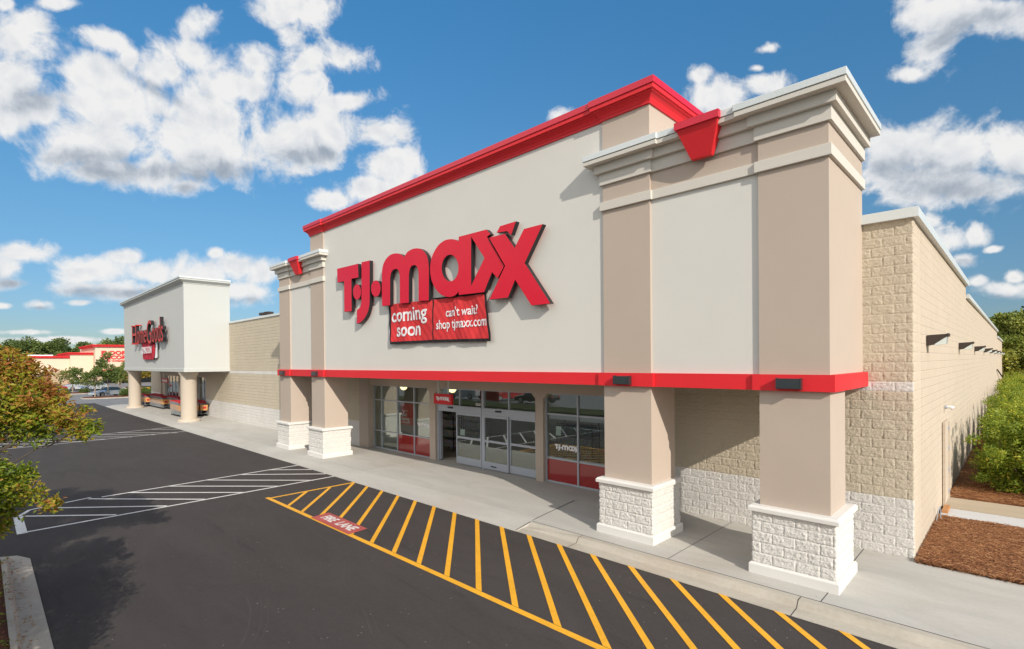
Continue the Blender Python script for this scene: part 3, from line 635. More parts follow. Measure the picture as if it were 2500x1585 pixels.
# ---------------- centre: sign wall with end pilasters, red cornice
cw = MB(); cw.box(-22.03, -7.27, 10.705, 11.2, 3.86, 9.97); swall = cw.build('sign_wall', m_cream, bld)
pw = MB()
pw.box(-7.27, -6.0, 10.66, 13.4, 9.05, 9.97); pw.box(-23.30, -22.03, 10.66, 13.4, 9.05, 9.97)
pw.build_each('pilaster', m_tan, swall)
bk = MB(); bk.box(-22.03, -7.27, 11.2, 11.5, 3.62, 9.97); bk.box(-22.03, -7.27, 13.1, 13.4, 3.62, 9.9); bk.build_each('parapet_back', m_roof, bld)
def footm(o, rec=.05):
    x0, x1, x2, x3 = -23.30, -22.03, -7.27, -6.0; yf = 10.66
    return [(x0 - o, 13.4 + o), (x0 - o, yf - o), (x1 + o, yf - o), (x1 + o, yf + rec - o), (x2 - o, yf + rec - o), (x2 - o, yf - o), (x3 + o, yf - o), (x3 + o, 13.4 + o)]
cm = MB()
cm.prism(footm(.045), 9.97, 10.02)
# sloped cyma between 10.02 and 10.17
def loft(b, pa, za, pb, zb, m=0):
    n = len(pa); b.add([(x, y, za) for x, y in pa] + [(x, y, zb) for x, y in pb], [(i, (i + 1) % n, n + (i + 1) % n, n + i) for i in range(n)], m)
loft(cm, footm(.045), 10.02, footm(.075), 10.09); loft(cm, footm(.075), 10.09, footm(.15), 10.17)
cm.prism(footm(.18), 10.17, 10.20); cm.prism(footm(.22), 10.20, 10.30)
cm.build('cornice', m_red, swall, bevel=.006)
cc_ = MB(); cc_.prism(footm(.245), 10.30, 10.45); cc_.build('coping', m_redmetal, swall, bevel=.006)

# ---------------- red fascia band wrapping the pilasters
def bandfoot(o):
    yf = 10.66; r = .055
    xs_ = (-26.88, -25.62, -23.30, -22.03, -7.27, -6.0, -3.65, -2.44)
    a, b_, c, d, e, f, g_, h = xs_
    return [(a - o, 13.38), (a - o, yf - o), (b_ + o, yf - o), (b_ + o, yf + r - o), (c - o, yf + r - o), (c - o, yf - o), (d + o, yf - o), (d + o, yf + r - o),
            (e - o, yf + r - o), (e - o, yf - o), (f + o, yf - o), (f + o, yf + r - o), (g_ - o, yf + r - o), (g_ - o, yf - o), (h + o, yf - o), (h + o, 13.38)]
inner = [(-2.7, 13.38), (-2.7, 10.95), (-26.6, 10.95), (-26.6, 13.38)]
bb = MB()
po = bandfoot(.10)
n = len(po); ring = po + inner
def ringprism(b, outer, inn, z0, z1):
    """open ring along a path: outer walls, inner walls, underside and top strips"""
    b.add([(x, y, z0) for x, y in outer] + [(x, y, z1) for x, y in outer], [(i, i + 1, len(outer) + i + 1, len(outer) + i) for i in range(len(outer) - 1)])
    for z in (z0, z1):
        me_ = [(x, y, z) for x, y in outer] + [(x, y, z) for x, y in inn]
        b.add(me_, [tuple(range(len(me_)))])
    b.add([(x, y, z0) for x, y in inn] + [(x, y, z1) for x, y in inn], [(i, i + 1, len(inn) + i + 1, len(inn) + i) for i in range(len(inn) - 1)])
ringprism(bb, po, inner, 3.555, 3.862)
bb.build('fascia_band', m_red, bld)

# ---------------- columns on stone piers
def column(x0, x1, x_side, zb, dy=0.0):
    b = MB(); b.box(x0, x1, 10.66, 11.77, zb + 1.30, 3.60)
    c = b.build('column', m_tan, bld)
    cx = (x0 + x1) / 2
    hw = .705; y0, y1 = 10.545 + dy, 11.85 + dy; yc = (y0 + y1) / 2
    a = block_wrap('pier', [(cx - hw, y0), (cx + hw, y0), (cx + hw, y1), (cx - hw, y1)], zb + .19, zb + 1.215, [m_stone], c, random.randint(1, 99), amp=.020, closed=True, step=.012, zoff=zb + .203, uoff=[0.05, 0.1, .2, .3])
    p = MB(); p.cham(cx - hw - .065, cx + hw + .065, y0 - .065, y1 + .065, zb - .15, zb + .205, .03); p.build('plinth', m_whitecap, c, bevel=.008)
    k = MB(); k.cham(cx - hw - .075, cx + hw + .075, y0 - .075, y1 + .075, zb + 1.205, zb + 1.315, .035); k.build('cap', m_whitecap, c, bevel=.008)
column(-3.65, -2.44, 0, 0); column(-7.27, -6.0, 0, 0)
column(-23.30, -22.03, 0, zg(-22.6)); column(-26.88, -25.62, 0, zg(-26))

# ---------------- glazing
def mull(b, x0, x1, y0, y1, z0, z1): b.box(x0, x1, y0, y1, z0, z1)
YG = 13.72
def storefront(name, xs_, zs_, redcells, zbase=0.0, y=YG, parent=bld):
    fr_ = MB(); hw = .03
    for x in xs_: fr_.box(x - hw, x + hw, y - .045, y + .045, zs_[0], zs_[-1])
    for z in zs_[1:-1]:
        for a, c in zip(xs_[:-1], xs_[1:]): fr_.box(a + hw, c - hw, y - .04, y + .04, z - .025, z + .025)
    for z, h in ((zs_[0], .06), (zs_[-1] - .05, .05)):
        for a, c in zip(xs_[:-1], xs_[1:]): fr_.box(a + hw, c - hw, y - .042, y + .042, z, z + h)
    w_ = fr_.build(name, m_alu, parent)
    gl = MB(); rg = MB(); nr = 0
    for i, (a, c) in enumerate(zip(xs_[:-1], xs_[1:])):
        for j, (p, q) in enumerate(zip(zs_[:-1], zs_[1:])):
            t_ = rg if (i, j) in redcells else gl
            t_.box(a + hw, c - hw, y - .006, y + .006, p + .025, q - .025)
    if gl.v: gl.build_each('glass_pane', m_glass, w_)
    if rg.v: rg.build_each('red_panel', m_redglass, w_)
    return w_
storefront('storefront_window', [-23.0, -22.3, -20.93, -19.58, -18.28], [-.04, .83, 2.34, 3.07], {(2, 0), (3, 0)})
storefront('storefront_window', [-11.74, -10.38, -9.02, -7.66], [0.0, .83, 2.34, 3.07], {(0, 0), (1, 0), (2, 0)})
# sliding doors
dr = MB()
for x in (-17.80, -14.965, -12.15): dr.box(x - .055, x + .055, YG - .07, YG + .07, -.04, 3.07)
for a, c in ((-17.745, -15.02), (-14.91, -12.205)):
    dr.box(a, c, YG - .09, YG + .07, 2.10, 2.36); dr.box(a, c, YG - .04, YG + .04, 3.02, 3.07); dr.box((a + c) / 2 + (.0) - .03, (a + c) / 2 + .03, YG - .04, YG + .04, 2.36, 3.02)
drs = dr.build('sliding_door', m_alu, bld)
gl = MB()
for a, c in ((-17.745, -16.41), (-16.35, -15.02), (-14.91, -13.588), (-13.528, -12.205)): gl.box(a, c, YG - .006, YG + .006, 2.36, 3.02)
gl.build_each('glass_pane', m_glass, drs)
sn = MB(); sn.box(-17.05, -16.75, YG - .13, YG - .091, 2.24, 2.30); sn.box(-14.2, -13.9, YG - .13, YG - .091, 2.24, 2.30); sn.build_each('motion_sensor', m_black, drs)
def leaf(x0, x1, y, nm='door_leaf'):
    b = MB(); st = .055
    b.box(x0, x0 + st, y - .025, y + .025, .02, 2.09); b.box(x1 - st, x1, y - .025, y + .025, .02, 2.09)
    b.box(x0 + st, x1 - st, y - .024, y + .024, .02, .30); b.box(x0 + st, x1 - st, y - .024, y + .024, 1.05, 1.13); b.box(x0 + st, x1 - st, y - .024, y + .024, 2.0, 2.09)
    g_ = MB(); g_.box(x0 + st, x1 - st, y - .004, y + .004, .30, 1.05); g_.box(x0 + st, x1 - st, y - .004, y + .004, 1.13, 2.0)
    o = b.build(nm, m_alu, drs); 
    return o, g_
for x0, x1, y in ((-16.56, -15.04, YG - .055), (-14.90, -13.56, YG - .055), (-13.54, -12.21, YG - .0)):
    o, g_ = leaf(x0, x1, y); 
    g2 = g_.build_each('glass_pane', m_glass, drs)
edge = MB(); edge.box(-17.73, -17.68, YG - .03, YG + .10, .02, 2.09); edge.build('door_jamb', m_alu, drs)
plate = MB(); plate.box(-14.5, -14.2, YG - .084, YG - .081, .12, .165); plate.build('maker_plate', m_black, drs)
# interior (dim)
ib = MB(); ib.box(-23.0, -7.6, 13.8, 21, -.12, -.03, 0); 
ib.build('interior_floor', m_intfloor, bld)
iw = MB(); iw.box(-23.2, -7.5, 21, 21.2, -.1, 3.4); iw.box(-23.25, -23.05, 13.95, 21, -.1, 3.4); iw.box(-7.6, -7.45, 13.9, 21, -.1, 3.4); iw.box(-23.2, -7.5, 13.95, 21.2, 3.4, 3.5)
iw.build_each('interior_wall', m_int, bld)
m_goods = mat('shelf_goods', (.30, .26, .28), .8)
T = NT(m_goods.node_tree); pos = T.new('ShaderNodeNewGeometry').outputs['Position']; vo = T.new('ShaderNodeTexVoronoi'); T.l.new(pos, vo.inputs['Vector']); vo.inputs['Scale'].default_value = 22
T.l.new(T.mix(.72, vo.outputs['Color'], (.13, .11, .11)), T.n['Principled BSDF'].inputs['Base Color'])
def rack(x, y, w_, d, h, lab):
    t = thing('merchandise_rack', lab, 'shelving', (x, y, -.03))
    b = MB()
    for a in (-w_ / 2, w_ / 2):
        for c in (-d / 2, d / 2): b.box(x + a - .015, x + a + .015, y + c - .015, y + c + .015, -.03, h)
    for z in (.15, .62, 1.08, 1.5):
        if z < h: b.box(x - w_ / 2, x + w_ / 2, y - d / 2, y + d / 2, z, z + .02)
    b.build('frame', m_black, t); g_ = MB()
    for z in (.17, .64, 1.10):
        if z + .4 < h: g_.box(x - w_ / 2 + .04, x + w_ / 2 - .04, y - d / 2 + .03, y + d / 2 - .03, z, z + .33)
    g_.build_each('stacked_goods', m_goods, t); return t
rack(-19.35, 15.6, 1.0, .5, 1.65, 'dark rack of small goods just inside the open left sliding door')
rack(-22.0, 17.4, 1.4, .5, 1.6, 'low rack of goods behind the storefront glass left of the doors')
rack(-13.2, 17.4, 1.8, .5, 1.6, 'rack of goods behind the closed pair of sliding doors')

rack(-20.4, 18.2, 1.6, .5, 1.6, 'rack of goods deep behind the left storefront glass'); rack(-10.4, 17.6, 1.6, .5, 1.6, 'rack of goods behind the right storefront glass')
m_tro = bpy.data.materials.new('added_light_glow'); m_tro.use_nodes = True
m_tro.node_tree.nodes['Principled BSDF'].inputs['Emission Color'].default_value = (1, .95, .85, 1); m_tro.node_tree.nodes['Principled BSDF'].inputs['Emission Strength'].default_value = 3.0
for k, x in enumerate((-20.6, -17.2, -13.8, -10.4)):  # unseen ceiling panels, added to brighten the store inside
    tl_ = thing('added_light_panel', ('first', 'second', 'third', 'fourth')[k] + ' added light panel brightening the store inside, counting from the left glass', 'added light panel', (x, 17, 3.38), group='added light panels inside the store')
    b = MB(); b.box(x - .32, x + .32, 16.7, 17.3, 3.37, 3.40); b.build('frame', m_alu, tl_); b = MB(); b.box(x - .28, x + .28, 16.74, 17.26, 3.362, 3.368); b.build('diffuser', m_tro, tl_)

# ---------------- side door with hinges, in the long side wall
sd = MB(); sd.box(-1.549, -1.515, 18.85, 19.95, 0, 2.28); sdo = sd.build('side_door', mat('door_paint_beige', (.55, .47, .38), .6), bld)
fr2 = MB(); fr2.box(-1.549, -1.49, 18.74, 18.845, 0, 2.34); fr2.box(-1.549, -1.49, 19.955, 20.05, 0, 2.34); fr2.box(-1.549, -1.49, 18.845, 19.955, 2.285, 2.34); fr2.build_each('door_frame', m_cmuy, sdo)
for z in (.25, .87, 1.5, 2.08):
    hb = MB(); hb.box(-1.514, -1.485, 19.86, 19.95, z - .055, z + .055); hb.build('hinge', m_alu, sdo)

# ================================================================== LETTERS, BANNERS, SMALL SIGNS
m_letter = mat('red_acrylic_letter', (.66, .006, .03), .2, .22)
T = NT(m_letter.node_tree); pos = T.new('ShaderNodeNewGeometry').outputs['Position']; bn = T.new('ShaderNodeBump'); bn.inputs['Strength'].default_value = .25; bn.inputs['Distance'].default_value = .05
T.l.new(T.noise(pos, 1.3, 2, .4), bn.inputs['Height']); T.l.new(bn.outputs[0], T.n['Principled BSDF'].inputs['Normal'])
sign = thing('letter_sign', 'big glossy red T.J.maxx channel letters with black edges on the cream wall', 'store sign', (-14.6, 10.7, 6.5))
for nm, spl in TJ.items():
    me = poly_mesh(nm, [[(x, z) for x, z in s_] for s_ in spl], .15, [m_letter, m_black])
    dep = {'letter_a': .0, 'letter_x': .035}.get(nm, .0)
    place_me(nm.replace('dot2', 'dot'), me, FRONT, (0, 10.5 + .075 - dep, 0), sign)
# stand-offs carrying the letters to the wall
st = MB()
for x, z in ((-20.0, 7.6), (-20.05, 6.6), (-19.0, 7.6), (-19.1, 6.2), (-17.05, 6.7), (-15.6, 7.4), (-14.9, 6.7), (-14.3, 7.0), (-12.75, 7.6), (-11.6, 6.5), (-11.2, 7.6), (-9.9, 7.3), (-9.4, 6.1), (-10.8, 6.2)):
    st.box(x - .03, x + .03, 10.65, 10.71, z - .03, z + .03)
st.build_each('mounting_bracket', m_alu, sign)

def onplane(pts, f): return [f(*p) for p in pts]
m_ban = mat('red_banner_fabric', (.62, .045, .05), .8, .15)
m_banw = mat('white_banner_print', (.78, .77, .78), .8, .15); m_banb = mat('black_banner_hem', (.02, .02, .022), .8, .2)
def wrinkle(x, z, s=1.0, ph=0):
    q_ = math.sin(x * 1.7 + 2) * 1.1
    return .62 * s * (.030 * math.sin(x * 4.1 + z * 2.3 + q_ + ph) + .014 * math.sin(x * 9.3 - z * 4.5 + 1 + q_ * 2) + .020 * math.sin(z * 3.6 + x * 1.6) + .012 * math.sin((x * .8 - z) * 9 + q_) + .006 * math.sin((x + z * .7) * 23 + q_ * 3))
def banner_patch(corners, y, nu, nv, wr, hem=(0, 0, 0, 0)):
    """corners tl,tr,br,bl in (x,z)"""
    V = []; F = []; fm = []
    for j in range(nv + 1):
        for i in range(nu + 1):
            u, v = i / nu, j / nv
            tx = corners[0][0] * (1 - u) * (1 - v) + corners[1][0] * u * (1 - v) + corners[2][0] * u * v + corners[3][0] * (1 - u) * v
            tz = corners[0][1] * (1 - u) * (1 - v) + corners[1][1] * u * (1 - v) + corners[2][1] * u * v + corners[3][1] * (1 - u) * v
            V.append((tx, y + wr(tx, tz), tz))
    for j in range(nv):
        for i in range(nu):
            a = j * (nu + 1) + i; F.append((a, a + nu + 1, a + nu + 2, a + 1))
            u, v = (i + .5) / nu, (j + .5) / nv
            fm.append(1 if (u < hem[0] or u > 1 - hem[1] or v < hem[2] or v > 1 - hem[3]) else 0)
    return V, F, fm
import bmesh
def drape_text(name, s, x0, x1, zbase, xh, y, wr, parent, bold=.02, mats=m_banw):
    """text stretched between x0 and x1 with the given x-height, laid onto the folds of the cloth"""
    me = text_me(name, s, 1.0, 0.0, mats, bold=bold, align='LEFT')
    ref = text_me('r', 'x', 1.0, 0.0, mats, bold=bold, align='LEFT'); rz = [v.co.y for v in ref.vertices]
    k = xh / (max(rz) - min(rz)); zb = min(rz); xs_ = [v.co.x for v in me.vertices]; a, b_ = min(xs_), max(xs_)
    for v in me.vertices: v.co.x = x0 + (v.co.x - a) / (b_ - a) * (x1 - x0); v.co.y = zbase + (v.co.y - zb) * k
    bm = bmesh.new(); bm.from_mesh(me); bmesh.ops.triangulate(bm, faces=bm.faces)
    for _ in range(4):
        ed = [e for e in bm.edges if e.calc_length() > .045]
        if not ed: break
        bmesh.ops.subdivide_edges(bm, edges=ed, cuts=1); bmesh.ops.triangulate(bm, faces=bm.faces)
    bm.to_mesh(me); bm.free()
    me.transform(FRONT)
    for v in me.vertices: v.co.y = y + wr(v.co.x, v.co.z) - .018
    return link(name, me, parent)
YBn = 10.60
bn_ = thing('coming_soon_banner', 'wrinkled red banner reading coming soon, hung under the big red letters', 'banner', (-14, YBn, 4.8))
# two sewn panels with black hems
V, F, fm = banner_patch([(-16.62, 6.30), (-14.02, 6.24), (-14.02, 4.82), (-16.52, 4.83)], YBn, 90, 50, wrinkle, (0, .012, .0, .055))
mesh_np('banner_panel', V, F, [m_ban, m_banb], bn_, True, fm)
V, F, fm = banner_patch([(-14.015, 6.30), (-11.42, 6.24), (-11.2, 4.76), (-14.015, 4.82)], YBn, 90, 50, wrinkle, (.014, .028, .05, .06))
mesh_np('banner_panel', V, F, [m_ban, m_banb], bn_, True, fm)
V, F, fm = banner_patch([(-16.80, 6.26), (-16.62, 6.30), (-16.52, 4.83), (-16.60, 4.82)], YBn, 6, 40, lambda x, z: wrinkle(x, z, 1.2) + (-.1 * (x + 16.5)), (1, 1, 0, 0))
mesh_np('hem_fold', V, F, [m_ban, m_banb], bn_, True, fm)
V, F, fm = banner_patch([(-16.72, 5.78), (-16.60, 5.74), (-16.52, 4.83), (-16.72, 4.83)], YBn + .03, 6, 30, lambda x, z: .5 * wrinkle(x, z, 1.2), (0, 0, 0, 0))
mesh_np('white_flap', V, F, [m_banw], bn_, True)
drape_text('words', 'coming', -16.52, -14.31, 5.63, .33, YBn, wrinkle, bn_)
drape_text('words', 'soon', -16.18, -14.72, 5.09, .33, YBn, wrinkle, bn_)
drape_text('words', "can't wait?", -13.34, -11.78, 5.62, .19, YBn, wrinkle, bn_, .014)
drape_text('words', 'shop tjmaxx.com', -13.80, -11.38, 5.24, .20, YBn, wrinkle, bn_, .014)

def mini_logo(name, cx, cz, width, y, m_, parent, th=.006):
    """the same letter outlines at a smaller size"""
    k = width / (20.45 - 8.8); out = []
    for nm, spl in TJ.items():
        me = poly_mesh('l', [[((x + 14.6) * k, (z - 6.9) * k) for x, z in s_] for s_ in spl], th, [m_])
        out.append(me)
    b = MB()
    for me in out:
        b.add([FRONT @ v.co + Vector((cx, y, cz)) for v in me.vertices], [tuple(p.vertices) for p in me.polygons]); bpy.data.meshes.remove(me)
    return b.build(name, m_, parent)
m_whitel = mat('white_vinyl_lettering', (.85, .85, .85), .4, .4)
m_redsign = mat('red_sign_face', (.62, .012, .02), .35, .4)
hs = thing('hanging_sign', 'small red hanging sign with white letters above the sliding doors', 'sign', (-15.93, 12.5, 2.5))
b = MB(); b.box(-16.48, -15.39, 12.45, 12.55, 2.53, 2.93); b.build('sign_board', m_redsign, hs, bevel=.006)
b = MB()
for x in (-16.24, -15.62): b.box(x - .022, x + .022, 12.48, 12.52, 2.93, 3.57)
b.build_each('rod', m_coping, hs); mini_logo('words', -15.9, 2.735, .83, 12.443, m_whitel, hs)
# decals on the glass, window posters behind it
dc = thing('window_decal', 'pale store name lettering on the right hand storefront window', 'decal', (-10.9, YG, 1.1))
mini_logo('lettering', -10.85, 1.22, 1.05, YG - .012, m_whitel, dc, .003)
dc = thing('window_decal', 'pale store name lettering on the left hand storefront window', 'decal', (-18.9, YG, 1.2))
mini_logo('lettering', -18.88, 1.36, .98, YG - .012, m_whitel, dc, .003)
dn = thing('address_number', 'white street number 5260 at the foot of the transom glass over the doors', 'number', (-15.25, YG, 2.4))
place_me('digits', text_me('digits', '5260', .15, .004, m_whitel, bold=.003), FRONT, (-15.28, YG - .012, 2.47), dn)
ps = thing('window_poster', 'tall red grand opening poster behind the left storefront glass', 'poster', (-20.2, 13.8, .9))
b = MB(); b.box(-20.78, -19.75, 13.79, 13.80, .90, 2.26); b.build('sheet', mat('poster_red', (.55, .03, .03), .5), ps)
b = MB(); b.box(-20.78, -19.75, 13.783, 13.788, .90, 1.27); b.build('grey_footer', mat('poster_grey', (.24, .17, .18), .5), ps)
for s_, sz, z_ in (('join us for the', .10, 1.92), ('grand', .22, 1.73), ('opening', .22, 1.54), ('Thursday September', .09, 1.38)):
    me = text_me('words', s_, sz, .002, m_whitel, bold=.003, align='LEFT', sx=.86); place_me('words', me, FRONT, (-20.70, 13.778, z_), ps)
nb = thing('notice_sheet', 'small pale notice taped inside the sliding door leaf', 'notice', (-16.2, 13.7, 1.2))
b = MB(); b.box(-16.40, -16.12, YG + .0, YG + .01, 1.16, 1.42); b.build('sheet', m_whitel, nb)
nb = thing('notice_sheet', 'small pale notice inside the right storefront window', 'notice', (-11.2, 13.75, 1.6))
b = MB(); b.box(-11.36, -11.14, YG + .03, YG + .035, 1.62, 1.94); b.build('sheet', m_whitel, nb)
# warm lamps just inside the glass
m_warm = bpy.data.materials.new('warm_lamp_bowl'); m_warm.use_nodes = True
m_warm.node_tree.nodes['Principled BSDF'].inputs['Base Color'].default_value = (.8, .6, .3, 1)
m_warm.node_tree.nodes['Principled BSDF'].inputs['Emission Color'].default_value = (1, .72, .36, 1); m_warm.node_tree.nodes['Principled BSDF'].inputs['Emission Strength'].default_value = 2.2
for x, lab in ((-17.35, 'warm bowl lamp glowing behind the glass above the open sliding door'), (-21.0, 'warm bowl lamp glowing high behind the left storefront glass')):
    lt = thing('ceiling_lamp', lab, 'lamp', (x, 14.1, 2.98), group='warm bowl lamps inside the store')
    b = MB(); b.lathe([(.02, -.14), (.10, -.11), (.15, -.05), (.17, 0), (.16, .01)], (x, 14.1, 2.98), 20); b.build('bowl', m_warm, lt)
    b = MB(); b.tube([(x, 14.1, 2.99), (x, 14.1, 3.4)], .012, 6); b.build('stem', m_black, lt)

# wall sconces on the red band
m_sconce = mat('brushed_bronze_sconce', (.10, .115, .125), .3, .5, None, None, .8)
def sconce(x, y, lab):
    t = thing('wall_sconce', lab, 'wall lamp', (x, y, 3.69), group='grey box lamps on the red band')
    b = MB(); b.box(x - .20, x + .20, y - .115, y, 3.60, 3.79); b.box(x - .215, x - .20, y - .12, y, 3.59, 3.80); b.box(x + .20, x + .215, y - .12, y, 3.59, 3.80)
    b.build('housing', m_sconce, t); b = MB()
    b.box(x - .202, x + .17, y - .121, y - .1155, 3.605, 3.785); b.build('face_plate', m_sconce, t); return t
sconce(-3.07, 10.558, 'grey box lamp on the red band above the rightmost column')
sconce(-6.66, 10.558, 'grey box lamp on the red band above the column right of the entrance glass')
sconce(-22.66, 10.558, 'grey box lamp on the red band above the column just left of the entrance')
sconce(-26.25, 10.558, 'grey box lamp on the red band above the leftmost square column')

# wall packs along the side wall
m_bronze = mat('dark_bronze_metal', (.05, .036, .03), .5, .4)
m_lens = mat('clear_prism_lens', (.68, .74, .72), .15, .6)
ords = ['nearest', 'second', 'third', 'fourth', 'fifth', 'sixth', 'seventh', 'eighth']
for i in range(8):
    y = 15.42 + 8.95 * i
    t = thing('wall_pack_light', f'{ords[i]} bronze wedge light along the side wall' + (' counting from the corner' if i else ', closest to the block corner'), 'wall light', (-1.548, y, 4.6), group='wall lights along the side wall')
    L_ = .36; x0 = -1.548; x1 = -1.17
    b = MB(); b.prism([(x0, 4.44), (x0, 4.68), (x1, 4.70), (x1, 4.655), (x0 + .10, 4.46)], y - .0, y + L_, ax='y'); b.box(x1 - .02, x1 + .012, y - .01, y + L_ + .01, 4.64, 4.71); b.build('housing', m_bronze, t)
    b = MB(); b.prism([(x0 + .13, 4.465), (x1 - .02, 4.64), (x1 - .035, 4.47), (x0 + .16, 4.445)], y + .015, y + L_ - .015, ax='y'); b.build('lens', m_lens, t)
t = thing('door_lamp', 'small white swan neck lamp on the side wall above the service door', 'wall light', (-1.548, 19.4, 2.72))
b = MB(); b.lathe([(.055, 0), (.055, .05)], (-1.548, 19.35, 2.74), 12, axis='x'); b.build('base', m_alu, t)
b = MB(); b.tube([(-1.50, 19.35, 2.74), (-1.42, 19.35, 2.74), (-1.36, 19.35, 2.70)], [.03, .045, .065], 10); b.build('head', mat('white_enamel', (.8, .8, .8), .3), t)
t = thing('conduit_loop', 'thin grey pipe hoop at the foot of the side wall beside the pale path', 'pipe', (-1.5, 17.0, 0))
b = MB(); b.tube([(-1.53, 16.75, -.1), (-1.48, 16.75, .30), (-1.47, 16.8, .36), (-1.46, 16.95, .36), (-1.45, 17.0, .30), (-1.45, 17.02, -.05)], .012, 8); b.build('pipe', m_alu, t)
t = thing('wall_pipe', 'dark downpipe leaning from the far end of the side wall', 'pipe', (-1.4, 72, 0))
b = MB(); b.tube([(-1.5, 66, 3.0), (-1.3, 74, 2.1), (-1.2, 80, 1.5), (-1.2, 80, -.1)], .06, 8); b.build('pipe', m_bronze, t)

# ================================================================== HOME STORE (left)
hg = thing('home_store_building', 'pale grey boxy store front on two round columns, joined to a beige block wall', 'store', (-54, 12, zg(-54)))
ZL = zg(-50)
YH = 10.30; X0, X1 = -65.15, -43.05
hb = MB(); hb.box(X0, X1, YH, 13.35, 3.86, 10.02)
hb.build('parapet_box', m_hgbox, hg)
ht = MB(); ht.box(X0 - .05, X1 + .05, YH - .05, 13.36, 3.60, 3.86); ht.build('fascia_trim', m_hgbox, hg, bevel=.02)
hc = MB()
def rect(o, yb_=13.35): return [(X0 - o, YH - o), (X1 + o, YH - o), (X1 + o, yb_), (X0 - o, yb_)]
hc.prism(rect(.04), 10.02, 10.08); loft(hc, rect(.05), 10.08, rect(.28), 10.24); hc.prism(rect(.30), 10.24, 10.37); hc.build('cornice', m_hgbox, hg, bevel=.01)
hk = MB(); hk.prism(rect(.34), 10.37, 10.48); hk.build('coping', m_coping, hg)
hs_ = MB(); hs_.box(X0 + .1, X1 - .1, YH + .1, 13.4, 3.585, 3.6); hs_.build('soffit', m_soffit, hg)
block = MB(); block.box(-49.2, -26.9, 13.30, 13.8, -.6, 7.23); block.build('block_wall', m_cmux, hg)
b = MB(); b.box(-43.0, -26.95, 13.24, 13.86, 7.23, 7.37); b.build('coping', m_coping, hg)
block = MB(); block.box(-69.1, -65.2, 13.30, 13.8, -.6, 6.6); block.build('block_wall', m_cmux, hg)
b = MB(); b.box(-65.2, -64.6, 13.3, 13.8, -.6, 3.6)
b.box(-64.6, -49.2, 13.36, 13.8, 3.05, 3.6); b.box(-57.9, -57.2, 13.33, 13.8, -.6, 3.05); b.box(-52.3, -51.8, 13.34, 13.8, -.6, 3.05); b.build('storefront_surround', m_hgcol, hg)
storefront('storefront_window', [-63.35, -62.2, -61.1, -59.8, -58.5, -57.9], [-.15, 2.35, 3.07], set(), y=13.55, parent=hg)
storefront('storefront_window', [-57.2, -55.6, -54.0, -52.3], [-.15, 2.35, 3.07], set(), y=13.55, parent=hg)
storefront('storefront_window', [-51.8, -50.4, -49.2], [-.15, 2.35, 3.07], set(), y=13.55, parent=hg)
b = MB(); b.box(-64.6, -63.4, 13.4, 13.8, -.6, 3.05); b.build('storefront_surround', m_hgcol, hg)
b = MB(); b.box(-64.5, -49.3, 15.5, 15.7, -.3, 3.4); b.box(-64.5, -49.3, 13.9, 15.5, -.28, -.2); b.build('interior_wall', m_int, hg)
b = MB(); b.box(-69, -26.95, 13.8, 60, 5.8, 6.0); b.box(-69.1, -68.8, 13.8, 60, -.6, 6.4); b.build('roof', m_roof, hg)
for x in (-44.55, -63.9):
    z0 = zg(x)
    b = MB(); b.lathe([(.53, .18), (.53, 3.25 - z0), (.56, 3.32 - z0), (.60, 3.40 - z0), (.64, 3.48 - z0), (.66, 3.60 - z0)], (x, 10.92, z0), 40); c_ = b.build('round_column', m_hgcol, hg)
    b = MB(); b.lathe([(.74, -.2), (.74, .17), (.72, .2), (.5, .2)], (x, 10.92, z0), 40); b.build('column_base', m_hgcol, c_)
# letters
m_hgl = mat('orange_red_letter', (.50, .026, .018), .45, .2)
hl = thing('letter_sign', 'orange red serif store name letters with black sides on the pale grey box', 'store sign', (-54.6, 10.2, 6.2))
def hgletter(ch, x0, x1, z0, z1, ser=False):
    me = text_me('l', ch, 1.0, .24, [m_hgl, m_black], bold=0); w_ = x1 - x0; x0 += w_ * .03; x1 -= w_ * .07
    xs_ = [v.co.x for v in me.vertices]; ys_ = [v.co.y for v in me.vertices]
    x0, x1 = x0 * .977, x1 * .977; z0, z1 = 4.15 + (z0 - 4.15) * .977, 4.15 + (z1 - 4.15) * .977
    a, b_ = min(xs_), max(xs_); c, d = min(ys_), max(ys_)
    for v in me.vertices: v.co.x = x0 + (v.co.x - a) / (b_ - a) * (x1 - x0); v.co.y = z0 + (v.co.y - c) / (d - c) * (z1 - z0)
    me.transform(FRONT); me.transform(Matrix.Translation((0, 10.0, 0))); o = link('letter', me, hl); return o
for ch, a, c, z0, z1 in (('H', -60.3, -58.2, 6.12, 7.85), ('o', -58.0, -57.0, 6.1, 7.25), ('m', -56.85, -55.3, 6.1, 7.22), ('e', -55.2, -54.2, 6.08, 7.22), ('G', -54.1, -52.2, 5.95, 7.95),
                         ('o', -52.1, -51.15, 6.02, 7.2), ('o', -51.1, -50.15, 6.02, 7.2), ('d', -50.1, -49.1, 6.0, 8.0), ('s', -49.05, -48.25, 6.02, 7.25)): hgletter(ch, a, c, z0, z1)
b = MB()
for x0, x1 in ((-59.05, -58.40), (-57.35, -56.75)):
    for z in (6.05, 7.68): b.box(x0, x1, 9.86, 10.24, z, z + .09)
b.build_each('serif', m_hgl, hl)
hbn = thing('coming_soon_banner', 'small red banner reading coming soon under the orange red serif letters', 'banner', (-53.5, 10.2, 4.6))
V, F, fm = banner_patch([(-55.8, 6.1), (-51.2, 6.05), (-51.2, 4.6), (-55.7, 4.62)], 10.12, 60, 30, lambda x, z: wrinkle(x * .6, z * .6, 2.0), (0, 0, 0, 0)); mesh_np('banner_panel', V, F, [mat('dark_red_banner_fabric', (.44, .03, .05), .8, .15)], hbn, True)
